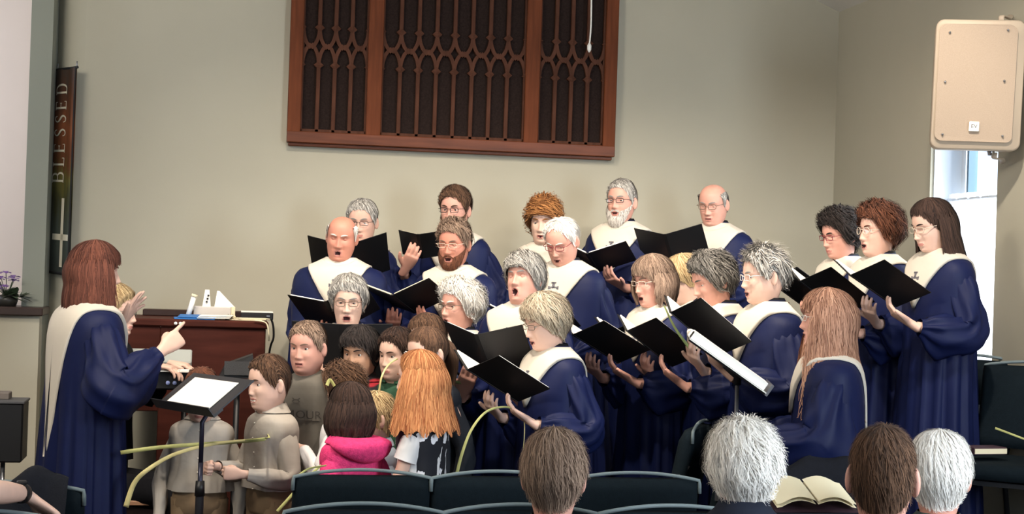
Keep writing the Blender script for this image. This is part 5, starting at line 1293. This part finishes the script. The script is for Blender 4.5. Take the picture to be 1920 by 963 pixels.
# rows of the audience face the choir: backs towards us
PI = math.pi
g1 = 'green chairs in the audience rows'
yb1 = row(680, 881).y; y1 = yb1 + .31
for lb, px in (('green chair in front of the girl in the pink jacket', 680), ('green chair just left of the seated person with greying brown hair', 935), ('green chair just right of the seated person with greying brown hair', 1190)):
    chair(lb, at(px, 881, yb1).x, y1, 0, PI)
chair('green chair with dark navy jackets thrown over its back', at(1505, 881, yb1).x, y1, 0, PI)
yb2 = row(682, 944).y; y2 = yb2 + .31
for lb, px in (('green chair at the bottom edge, nearer than the one before the pink jacket', 683), ('green chair at the bottom edge behind the seated person with greying brown hair', 975), ('green chair at the bottom edge just left of the woman with hoop earrings', 1262)):
    chair(lb, at(px, 944, yb2).x, y2, 0, PI)
for key, lb in (('A1', 'green chair under the seated person with greying brown hair'), ('A2', 'green chair under the woman with hoop earrings'), ('A3', 'green chair under the man with cropped dark brown hair'), ('A4', 'green chair under the smooth white-haired man'), ('A5', 'green chair under the man in the green shirt')):
    r_ = PEOPLE[key]['root']; chair(lb, r_.location.x, r_.location.y + .02, 0, PI)
# chairs among the choir and along the right wall
p_ = at(1186, 800, 6.95); chair('green chair on the riser, left one of the two below the grey-brown bob', p_.x, p_.y, Z1, R(-118))
p_ = at(1258, 812, 6.66); chair('green chair on the riser, right one of the two below the grey-brown bob', p_.x, p_.y, Z1 - .03, R(-118))
p_ = at(1858, 660, 7.0); chair('green chair by the wall just behind the long-haired woman', 3.36, 7.08, Z3, R(-50))
chair('green chair with bentwood sled legs at the right edge', at(1925, 668, 6.48).x, 6.48, Z3, R(-40), True)

# jackets over the chair back
def coat(name, label, c, w_, dep, hh, m, seed, rz=0.0):
    rg_ = np.random.default_rng(seed); ph = rg_.uniform(0, 6.28, 8); U = np.linspace(0, 1, 44); Vv_ = np.linspace(-1, 1, 40); P = []
    for v in Vv_:
        r_ = []
        for u in U:
            x = (u - .5) * w_ * (1 + .06 * math.sin(5 * v + ph[0])); t = abs(v)
            lump = .02 * math.sin(9 * u + ph[1] + 2 * v) + .014 * math.sin(17 * u + ph[2] - 3 * v) + .03 * math.sin(3.4 * u + ph[6])
            z = .045 * math.cos(min(t * 4, 1.0) * 1.5) - max(0, t - .12) * hh + lump * (1.0 if t < .3 else .4) - .055 * (2 * u - 1) ** 4
            y = math.copysign(1, v) * (min(t * 4, 1) * dep * .5 + .012 * math.sin(13 * u + 6 * t + ph[3]) + .02 * t)
            r_.append((x, y, z))
        P.append(r_)
    b = MB(); b.grid(np.array(P), False, 0, True); o = b.build(name, m, None, c); o.rotation_euler = (0, 0, rz); tag(o, label, 'jacket'); return o
M_coat = mat('dark_navy_coat_cloth', '#14161d', .9, .2, var=.15, scale=60, bump=.2, bscale=200)
cz = at(1505, 900, yb1)
coat('jacket', 'dark navy jackets heaped over a green chair behind the white-haired woman', (cz.x, yb1 + .01, .93), .50, .20, .62, M_coat, 3)
# the chair and jacket in the lower left corner
pl_ = at(48, 872, 5.55); chair('green chair under the black jacket at the lower left corner', pl_.x - .06, pl_.y + .30, 0, PI)
coat('jacket', 'black jacket hung over a chair at the lower left, in front of the conductor', (pl_.x - .08, pl_.y, .905), .42, .15, .75, M_coat, 8)
pl_ = at(18, 936, 4.93); chair('green chair at the lower left under the forearm with the watch', pl_.x - .10, pl_.y + .30, 0, PI)

# ------------------------------------------------------------------ organ console, keyboard and the things on them
yo = 8.62
ox0, oxm, ox1 = at(228, 640, yo).x, at(300, 640, yo).x, at(497, 640, yo).x
oz = at(400, 600, yo).z
org = tag(empty('organ_console', (ox1 - .3, yo + .25, 0)), 'dark walnut organ console with a raised top standing against the back wall', 'organ')
def part_box(name, x0, x1, y0, y1, z0, z1, m, root, bev=.004): 
    o = root.location; return boxobj(name, ((x0 + x1) / 2 - o.x, (y0 + y1) / 2 - o.y, (z0 + z1) / 2 - o.z), (x1 - x0, y1 - y0, z1 - z0), m, root, None, bev)
M_org = mat('organ_walnut', '#44211a', .55, .1, var=.22, scale=4, stretch=(1, 6, 6))
M_org_lit = mat('organ_walnut_lit', '#7d6452', .5, .35, var=.15, scale=5, stretch=(6, 6, 1))  # walnut made paler: light on the right side panel put into its colour
part_box('front_panel', oxm, ox1, yo, yo + .03, .06, oz - .04, M_org, org)
part_box('side_panel', ox1 - .025, ox1 + .004, yo + .03, yo + .56, .0, oz - .04, M_org_lit, org)
part_box('side_panel', ox0, ox0 + .025, yo + .03, yo + .56, .0, oz - .04, M_org, org)
part_box('inner_panel', oxm, oxm + .025, yo + .03, yo + .56, .0, oz - .04, M_org, org)
part_box('apron', ox0, oxm, yo, yo + .03, at(260, 770, yo).z, oz - .04, M_org, org)
part_box('plinth', oxm - .01, ox1 + .005, yo - .01, yo + .56, 0, .07, M_org, org)
part_box('top', ox0 - .01, ox1 + .015, yo - .02, yo + .58, oz - .04, oz, M_org, org, .008)
ox2 = at(264, 590, yo + .25).x
part_box('back_ledge', ox2, ox1 - .01, yo + .44, yo + .57, oz, oz + .035, mat('organ_dark_edge', '#2d1812', .45, .4, var=.2, scale=5), org)
for k in range(2):
    q = at(330 + 9 * k, 601, yo); b = MB(); b.tube([(q.x - org.location.x, yo - .018 - org.location.y, oz - .02), (q.x - org.location.x, yo - .045 - org.location.y, oz - .02)], [.006, .009], 10); b.build('knob', M_paper, org)
def top_at(px): return at(px, 590, yo + .2)
# papers and boxes on top
q = at(395, 575, yo + .3)
tb_ = tag(empty('letter_holder', (q.x, yo + .30, oz)), 'white paper letter holder with two upright folded cards on the organ', 'letter holder')
boxobj('tray', (0.01, 0, .032), (.20, .10, .064), mat('grey_card', '#cfc9c3', .7), tb_, None, .004)
boxobj('tray_end', (.122, 0, .034), (.022, .10, .066), M_cream, tb_, None, .003)
for sg, xx, hh in ((-1, -.045, .155), (1, .02, .15)):
    b = MB(); w2 = .045 if sg < 0 else .11
    V = [(xx, -.03, .064), (xx + w2, -.03, .064), (xx + (.035 if sg < 0 else .025), -.005, hh), (xx + .012, -.005, hh)]
    V += [(x, y + .045, z) for x, y, z in V]
    b.add(V, [(0, 1, 2, 3), (7, 6, 5, 4), (0, 4, 5, 1), (1, 5, 6, 2), (2, 6, 7, 3), (3, 7, 4, 0)], 0, False); b.build('folded_card', M_paper, tb_)
for k in range(3):
    b = MB(); b.box((-.022 + .004 * k, -.034 + .012 * (k - 0) * .6, .09 + .017 * k), (.010, .004, .009)); b.build('ink_mark', M_black, tb_)
q = at(353, 580, yo + .18); o = empty('paper_roll', (q.x, yo + .2, oz + .012)); tag(o, 'white rolled paper leaning beside the letter holder', 'paper roll')
b = MB(); b.tube([(0, 0, .002), (.028, .0, .105)], .014, 12); b.build('roll', M_paper, o); b = MB(); b.tube([(.0275, 0, .1045), (.0315, 0, .118)], [.0175, .016], 12); b.build('end_cap', M_cream, o)
q = at(382, 586, yo + .08); o = empty('folder_stack', (q.x, yo + .10, oz)); tag(o, 'bright blue paper folder with loose white sheets on the organ', 'folder')
M_blue = mat('bright_blue_card', '#2d6fb4', .5, .3)
boxobj('cover', (-.05, 0, .004), (.21, .17, .006), M_blue, o, Matrix.Rotation(.05, 3, 'Z')); boxobj('cover', (-.03, .01, .016), (.20, .16, .004), M_blue, o, Matrix.Rotation(-.06, 3, 'Z') @ Matrix.Rotation(R(3), 3, 'X'))
for k in range(3): boxobj('sheet', (.045 + .012 * k, -.01 + .01 * k, .0095 + .006 * k), (.17, .15, .003), M_paper, o, Matrix.Rotation(.1 - .09 * k, 3, 'Z'))
q = at(468, 590, yo + .08); o = empty('paper_sheets', (q.x, yo + .10, oz)); tag(o, 'cream paper sheets lying near the right end of the organ', 'papers')
for k in range(3): boxobj('sheet', (-.01 + .012 * k, .01 * k, .003 + .004 * k), (.17, .12, .003), M_cream, o, Matrix.Rotation(.2 * k - .2, 3, 'Z'))
q = at(482, 578, yo + .3); o = empty('hymnal', (q.x, yo + .3, oz)); tag(o, 'thick black book with pale top lying on the right end of the organ', 'book')
boxobj('cover', (0, 0, .020), (.175, .15, .038), M_black, o, None, .003); boxobj('top_sheet', (0, 0, .042), (.172, .145, .005), M_paper, o); boxobj('label', (.06, -.0755, .022), (.018, .002, .008), M_metal, o)
for i, px in enumerate((428, 437)):
    q = at(px, 583, yo + .1); o = empty('candle', (q.x, yo + .16 + .02 * i, oz)); tag(o, ('small round cream candle by the letter holder, left one', 'small round cream candle by the letter holder, right one')[i], 'candle')
    b = MB(); b.tube([(0, 0, .0), (0, 0, .018), (0, 0, .024)], [.016, .016, .010], 12); b.build('wax', M_cream, o); b = MB(); b.tube([(0, 0, .023), (.001, 0, .031)], .0012, 5); b.build('wick', M_black, o)
q = at(508, 600, yo + .5)
b = MB(); b.tube(spline([(ox1 - .02, yo + .5, oz + .008), (ox1 + .04, yo + .5, oz + .0), (ox1 + .06, yo + .5, oz - .10), (ox1 + .035, yo + .5, oz - .26), (ox1 + .03, yo + .5, .35), (ox1 + .05, yo + .45, .012)], 40), .006, 8)
tag(b.build('power_cable', M_black), 'black cable hanging down the right side of the organ', 'cable')
b = MB(); b.tube(spline([(ox1 - .06, yo - .03, oz + .006), (ox1 - .0, yo - .035, oz - .005), (ox1 + .016, yo - .03, oz - .06), (ox1 + .02, yo - .0, oz - .10)], 20), .004, 6)
tag(b.build('power_cable', M_cream), 'thin pale cable looping over the right front corner of the organ', 'cable')
# digital keyboard on a stand in front of the organ
yk = 8.05; kc = at(300, 690, yk)
kb = tag(empty('digital_keyboard', (kc.x, yk, 0)), 'black and silver digital keyboard on a stand before the organ', 'keyboard')
zt = at(320, 692, yk).z
boxobj('body', (-.16, 0, zt - .045), (.66, .30, .09), M_black, kb, None, .008)
boxobj('control_panel', (-.0, .12, zt + .035), (.30, .10, .075), mat('silver_plastic', '#9fa29d', .4, .4), kb, Matrix.Rotation(R(38), 3, 'X'), .006)
boxobj('display', (.055, .085, zt + .045), (.085, .012, .040), M_black, kb, Matrix.Rotation(R(-48), 3, 'X'))
for k in range(2): 
    b = MB(); b.tube([(.045 + .032 * k, -.15, zt - .055), (.045 + .032 * k, -.158, zt - .055)], .010, 12); b.build('dial', mat('pale_blue_lamp', '#b9c6ff', .3, .4), kb)
boxobj('logo_strip', (-.12, -.1515, zt - .03), (.06, .002, .008), M_paper, kb)
for k in range(14): boxobj('white_key', (-.47 + .0455 * k, -.12, zt + .003), (.043, .12, .008), M_paper, kb)
for sx in (-.42, .12):
    b = MB(); b.tube([(sx, .08, zt - .09), (sx, .08, 0)], .014, 8); b.build('stand_leg', M_black, kb)
    b = MB(); b.tube([(sx, -.2, .015), (sx, .2, .015)], .014, 8); b.build('stand_foot', M_black, kb)
# stage monitor
q = at(446, 684, 7.95); mo_ = tag(empty('stage_monitor', (q.x, 7.95, 0)), 'black wedge monitor loudspeaker on a pole behind the smiling boy', 'loudspeaker')
zc_ = q.z; b = MB(); V = [(-.09, -.07, -.06), (.085, -.07, -.06), (.085, .10, -.06), (-.09, .10, -.06), (-.06, -.03, .005), (.07, -.05, .055), (.07, .08, .055), (-.06, .08, .005)]
V = [(x, y, z + zc_) for x, y, z in V]; b.add(V, [(0, 3, 2, 1), (4, 5, 6, 7), (0, 1, 5, 4), (1, 2, 6, 5), (2, 3, 7, 6), (3, 0, 4, 7)], 0, False); b.build('cabinet', M_black, mo_)
boxobj('grille', (-.0, -.066, zc_ - .012), (.13, .006, .07), mat('dark_metal_grille', '#2a2b2e', .6, .4, bump=.4, bscale=600), mo_, Matrix.Rotation(R(-20), 3, 'X'))
b = MB(); b.tube([(0, .02, zc_ - .06), (0, .02, .02)], .015, 10); b.build('pole', M_black, mo_)
for k in range(3):
    b = MB(); a_ = k * 2.094; b.tube([(0, .02, .25), (.2 * math.cos(a_), .02 + .2 * math.sin(a_), .01)], .01, 8); b.build('leg', M_black, mo_)
# keyboard amplifier at the left edge
q = at(24, 745, 8.2); am = tag(empty('amplifier', (q.x - .06, 8.2, 0)), 'black amplifier cabinet on a small steel stand at the left edge', 'amplifier')
z1_ = at(24, 752, 8.2).z; z0_ = at(24, 862, 8.2).z
boxobj('cabinet', (0, 0, (z0_ + z1_) / 2), (.25, .22, z1_ - z0_), M_black, am, None, .008); boxobj('lid', (0, 0, z1_ + .004), (.26, .23, .014), mat('dark_grey_lid', '#4a4a4c', .5), am, None, .003); boxobj('control_box', (-.03, .03, z1_ + .027), (.15, .12, .034), mat('taupe_box', '#6b625c', .6), am, None, .004)
for sx in (-.09, .03): 
    b = MB(); b.tube([(sx, -.05, z0_), (sx, -.05, 0)], .012, 8); b.build('leg', M_metal, am)
# dark wooden post beside the keyboard
boxobj_p = at(322, 880, 7.9)
# conductor's music stand
A_, B_, C_, D_ = [np.array(at(*q)) for q in ((395, 781, 6.25), (297, 754, 6.78), (481, 708, 6.33), (358, 702, 6.86))]
up_ = ((C_ - A_) + (D_ - B_)) / 2; ac = ((B_ - A_) + (D_ - C_)) / 2; cen_ = (A_ + B_ + C_ + D_) / 4; nn_ = norm(np.cross(ac, up_)); nn_ = nn_ if nn_[2] > 0 else -nn_
ms = tag(empty('music_stand', (cen_[0], cen_[1], 0)), 'black music stand with tilted desk before the conductor', 'music stand')
cl = cen_ - np.array((cen_[0], cen_[1], 0))
def slab(b, u0, u1, v0, v1, n0, n1):
    V = [cl + ac * u + up_ * v + nn_ * n for n in (n0, n1) for u, v in ((u0, v0), (u1, v0), (u1, v1), (u0, v1))]
    F = [(0, 3, 2, 1), (4, 5, 6, 7), (0, 1, 5, 4), (1, 2, 6, 5), (2, 3, 7, 6), (3, 0, 4, 7)]; b.add(V, F, 0, False)
M_stand = mat('black_stand_metal', '#26262a', .45, .4)
b = MB(); slab(b, -.5, .5, -.5, .5, -.006, .0); b.build('desk', M_stand, ms)
b = MB(); slab(b, -.5, .5, -.52, -.5, -.006, .035); slab(b, -.5, .5, -.52, -.30, -.012, -.006); b.build('lip', M_stand, ms)
zt_ = cl[2]
b = MB(); b.tube([cl - nn_ * .012, cl - nn_ * .05 - np.array((0, 0, .03)), (cl[0] * .3, cl[1] * .3, zt_ - .12), (0, 0, zt_ - .30)], .010, 8); b.tube([(0, 0, zt_ - .28), (0, 0, .65)], .0105, 10); b.build('upper_tube', mat('dark_blue_steel', '#2a2a3a', .35, .5, .5), ms)
b = MB(); b.tube([(0, 0, .72), (0, 0, .70), (0, 0, .05)], [.019, .017, .017], 12); b.build('lower_tube', M_stand, ms)
b = MB(); b.tube([(0, 0, .70), (0, 0, .76)], [.021, .018], 12); b.build('clutch', M_black, ms)
for k in range(3):
    a_ = .5 + k * 2.094; b = MB(); b.tube([(0, 0, .16), (.16 * math.cos(a_), .16 * math.sin(a_), .10), (.28 * math.cos(a_), .28 * math.sin(a_), .012)], .012, 8); b.build('leg', M_stand, ms)
sh = empty('sheet_music', (cen_[0], cen_[1], cen_[2])); tag(sh, 'open white sheet music lying on the black music stand', 'sheet music'); cl = np.zeros(3)
b = MB(); slab(b, -.36, -.0, -.42, .36, .002, .0045); slab(b, .0, .37, -.42, .36, .002, .0045); b.build('page', M_paper, sh)
# thin steel stand with a white binder, seen edge on
yS = 6.25; hi, lo = np.array(at(1296, 628, yS)), np.array(at(1436, 728, yS)); upS = hi - lo; dpt = norm(np.array((.28, 1.0, 0))) ; nS = norm(np.cross(dpt, upS)); nS = nS if nS[2] > 0 else -nS
ps = at(1380, 790, yS + .1); st2 = tag(empty('music_stand', (ps.x, ps.y, 0)), 'slim steel music stand before the long-haired woman behind the audience', 'music stand')
mid = (hi + lo) / 2 + dpt * .1; o2 = np.array((ps.x, ps.y, 0)); ml_ = mid - o2
def slab2(b, c, u0, u1, v0, v1, n0, n1):
    V = [c + dpt * u + upS * v + nS * n for n in (n0, n1) for u, v in ((u0, v0), (u1, v0), (u1, v1), (u0, v1))]
    b.add(V, [(0, 3, 2, 1), (4, 5, 6, 7), (0, 1, 5, 4), (1, 2, 6, 5), (2, 3, 7, 6), (3, 0, 4, 7)], 0, False)
b = MB(); slab2(b, ml_, -.22, .22, -.5, .5, -.022, -.016); b.build('desk', M_stand, st2)
b = MB(); slab2(b, ml_, -.22, .22, -.53, -.5, -.022, .03); b.build('lip', M_metal, st2)
hz_ = at(1380, 712, yS + .1).z
b = MB(); b.tube([(0, 0, hz_), (0, 0, .3)], .0085, 10); b.build('pole', M_metal, st2)
b = MB(); b.tube([ml_ - nS * .022, (0, 0, hz_ + .02), (0, 0, hz_ - .02)], [.014, .019, .016], 10); b.build('joint', M_black, st2)
b = MB(); b.tube([(0, 0, .45), (0, 0, .10)], .014, 10); b.build('lower_tube', M_black, st2)
for k in range(3):
    a_ = k * 2.094; b = MB(); b.tube([(0, 0, .25), (.24 * math.cos(a_), .24 * math.sin(a_), .01)], .009, 8); b.build('leg', M_black, st2)
bi = empty('binder', mid); tag(bi, 'open white binder of sheet music lying on the slim steel stand', 'binder'); z0v = np.zeros(3)
for (u0, u1, nm) in ((-.24, .0, 'cover'), (.0, .24, 'cover')): b = MB(); slab2(b, z0v, u0, u1, -.5, .5, -.014, -.010); b.build(nm, M_paper, bi)
for (u0, u1, k) in ((-.225, -.01, 0), (.01, .225, 1)): b = MB(); slab2(b, z0v, u0, u1, -.46, .5, -.009, .012 + .012 * (1 - k)); b.build('page_stack', M_paper, bi)
b = MB(); P = [z0v + dpt * -.22 + upS * (.5 + .06 * math.cos(t)) + nS * (.006 + .016 * math.sin(t)) for t in np.linspace(-1.2, 3.6, 14)]; b.grid(np.array([P, [q + dpt * .2 for q in P]]), False, 0, True); b.build('curled_page', M_paper, bi)
# pianist, mostly hidden behind the conductor
person('PIA', 'pianist in black seated at the keyboard, mostly hidden behind the conductor', 205, 532, 8.1, 0, -70, outfit='plain', sit=True, s=1.0, hair=dict(line='low', thick=.02, strands=900, slen=.4, lift=.004), haircol='blond', glasses=('#1a1a1c', 'rect'), skin='light', top=M_blackcloth, trousers=M_blackcloth,
       arms={sd: dict(w=(sg * .12, -.25, zt + .03), f=(0, -1, -.1), n=(0, 0, -1), pose='relax') for sd, sg in (('R', -1), ('L', 1))})
bq = PEOPLE['PIA']['root'].location; bn = tag(empty('piano_bench', (bq.x, bq.y, 0), PEOPLE['PIA']['root'].rotation_euler.z), 'black bench under the pianist behind the conductor', 'bench')
boxobj('seat', (0, .06, .40), (.55, .32, .05), M_black, bn, None, .01)
for sx in (-.24, .24):
    for sy in (-.06, .18): boxobj('leg', (sx, sy, .19), (.04, .04, .38), M_black, bn)
# a sheet of paper on the floor
q = at_z(262, 936, .004) if False else at(262, 936, 8.0); 
# bench with tan top beside the conductor's robe
bt = at(268, 931, 8.0); bb_ = tag(empty('low_table', (bt.x, 8.0, 0)), 'low dark table with tan top beside the music stand', 'table')
boxobj('top', (-.03, 0, bt.z - .012), (.22, .26, .024), mat('tan_wood', '#a87f63', .5, .4, var=.15, scale=8), bb_, None, .004); boxobj('base', (-.03, 0, (bt.z - .024) / 2), (.18, .2, bt.z - .026), mat('dark_cabinet_wood', '#33201b', .5, .4, var=.2, scale=6), bb_)

# ------------------------------------------------------------------ palm strips
M_palm = mat('yellow_green_palm', '#bdbb78', .6, .3, var=.25, scale=12); M_palmg = mat('green_palm', '#8f9c62', .6, .3, var=.25, scale=12); M_palmy = mat('pale_yellow_palm', '#c9bd86', .6, .3, var=.2, scale=12)
def proj(p):
    v = Vector(p) - CAM_LOC; k = FPX / v.dot(fwd); return 960 + v.dot(cam_rt) * k, 481.5 - v.dot(cam_up) * k
def hand_at(key, sd, fw=.085):
    P_ = PEOPLE[key]; S, E, W, ar = P_['paths'][sd]; q = Matrix.Translation(P_['root'].location) @ P_['root'].rotation_euler.to_matrix().to_4x4() @ Vector(W + norm(ar['f']) * fw + norm(ar['n']) * .012); return q
def from_hand(key, sd, pts, fw=.085):
    q = hand_at(key, sd, fw); hx, hy = proj(q); return [(hx + dx, hy + dy, q.y + dY) for dx, dy, dY in pts]
def palm(label, pts, w0, w1, m=M_palm, twist=0.0, n=36):
    P = spline([np.array(at(*q)) for q in pts], n); T = norm(np.gradient(P, axis=0)); view = norm(P - np.array(CAM_LOC)); t = np.linspace(0, 1, n)
    up_r = norm(np.cross(T, np.array((.25, 1, .15)))); s2 = norm(np.cross(up_r, T)); wv = (w0 + (w1 - w0) * t) * .38
    ang_ = twist * t; sd = up_r * np.cos(ang_)[:, None] + s2 * np.sin(ang_)[:, None]; th_ = np.cross(sd, T) * .0012
    c = P.mean(0); ring = np.stack([P - sd * wv[:, None] + th_, P + th_ * 1.6, P + sd * wv[:, None] + th_, P + sd * wv[:, None] - th_, P + th_, P - sd * wv[:, None] - th_], 1) - c
    b = MB(); b.grid(ring, True, 0, True, True, True); return tag(b.build('palm_strip', m, None, c), label, 'palm strip')
palm('long yellow-green palm strip stretched from the conductor to the smiling boy', [(226, 848, 6.75), (300, 838, 6.72), (380, 832, 6.7), (440, 828, 6.65), (500, 822, 6.55)] + from_hand('K8', 'L', [(-34, -24, -.20), (-14, -18, -.1), (0, 0, 0), (10, 8, .02)]), .022, .014, M_palm)
palm('yellow palm strip bending down to the floor beside the conductor', [(236, 950, 6.75), (252, 905, 6.73), (280, 878, 6.7), (330, 850, 6.68), (400, 832, 6.66), (470, 824, 6.6)], .03, .012, M_palmy, .5)
palm('yellow palm strip slanting upward at the lower left of the green chairs', [(520, 958, 6.05), (545, 930, 6.1), (575, 896, 6.2), (602, 872, 6.3)], .016, .012)
palm('second yellow palm strip slanting just above the green chairs', [(560, 890, 6.15), (580, 878, 6.2), (612, 872, 6.3)], .010, .008)
palm('palm strip held in the mouth of the boy in green fleece', [(746, 672, 6.93), (728, 684, 6.85), (716, 705, 6.8), (711, 732, 6.8)], .008, .011, M_palmy)
palm('palm strip arching from the hand of the ash-blond woman', from_hand('W4', 'L', [(6, 4, 0), (-24, -8, -.03), (-60, 0, -.06), (-88, 32, -.09), (-106, 76, -.1), (-117, 118, -.1)]), .008, .018, M_palm)
palm('thin palm tail hanging below the hand of the ash-blond woman', from_hand('W4', 'L', [(2, 2, 0), (10, 24, 0), (8, 74, .01)]), .006, .004, M_palmy)
palm('pale green palm stalk slanting across the folder of the elderly man looking down', from_hand('M3', 'L', [(-58, -84, -.02), (-30, -42, -.04), (0, 0, -.03)]), .010, .018, M_palmy)
palm('green palm stalk slanting down to the hand of the spiky-haired woman', from_hand('C4', 'R', [(-62, -98, .0), (-40, -54, -.03), (0, 0, -.02)]), .008, .020, M_palmg)
palm('green palm end held against the folder of the woman singing wide-mouthed', from_hand('W3', 'R', [(-40, -4, -.03), (-18, 0, -.02), (12, 2, 0)]), .018, .014, M_palmg)
palm('yellow palm strip lying across the chair seat at the right edge', [(1866, 802, 6.4), (1890, 811, 6.36), (1935, 828, 6.3)], .012, .010)
palm('small yellow-green palm piece at the sleeve of the boy in olive-grey', [(613, 722, 6.85), (619, 712, 6.85), (630, 728, 6.85)], .02, .014)
q = at(1846, 801, 6.5); o = empty('hymnal', (q.x, q.y, Z3 + .50)); tag(o, 'dark maroon hymnal lying on the chair seat by the long-haired woman', 'book')
boxobj('cover', (0, 0, .013), (.17, .10, .032), mat('maroon_cover', '#3a2630', .6), o, Matrix.Rotation(R(10), 3, 'Z'), .003); boxobj('page_block', (0, -.003, .013), (.165, .098, .022), M_cream, o, Matrix.Rotation(R(10), 3, 'Z'))
# open hymnal resting on a chair back between the seated woman and man
q = at(1516, 948, yb2 + .02); o = empty('open_book', (q.x, yb2 + .0, .905)); tag(o, 'open cream-paged hymnal held at the bottom edge beside the cropped man', 'book')
for sg in (-1, 1):
    b = MB(); P = []
    for u in np.linspace(0, 1, 9): P.append([(sg * (.004 + .135 * u), v * .16 + .02, .018 * math.sin(math.pi * min(1, u * 1.1)) + .012 * (1 - u) + .05 * (v + .5)) for v in (-.5, 0, .5)])
    b.grid(np.array(P), False, 0, True); b.grid(np.array(P) - np.array((0, 0, .012)), False, 0, True); b.build('page_stack', M_cream, o)
boxobj('cover', (0, .02, -.001), (.29, .17, .004), mat('maroon_cover', '#3a2630', .6), o, Matrix.Rotation(R(17), 3, 'X'))
# wristwatch on the man in the corner
S_, E_, W_, ar_ = PEOPLE['A5']['paths']['R']; b = MB(); dW = norm(W_ - E_); cW = W_ - dW * .02
A1_ = norm(np.cross(dW, (0, 0, 1))); B1_ = np.cross(A1_, dW); rows = []
for k in (-.016, -.012, .012, .016): rows.append([cW + dW * k + (A1_ * math.cos(t) + B1_ * math.sin(t)) * (.031 if abs(k) < .015 else .029) for t in np.arange(20) / 20 * 6.283])
b.grid(np.array(rows), True); wt = b.build('wristwatch', M_black, PEOPLE['A5']['root']); b = MB(); b.box(cW - B1_ * -.033, (.03, .03, .010), None, 0, .003); b.build('watch_case', M_black, wt)
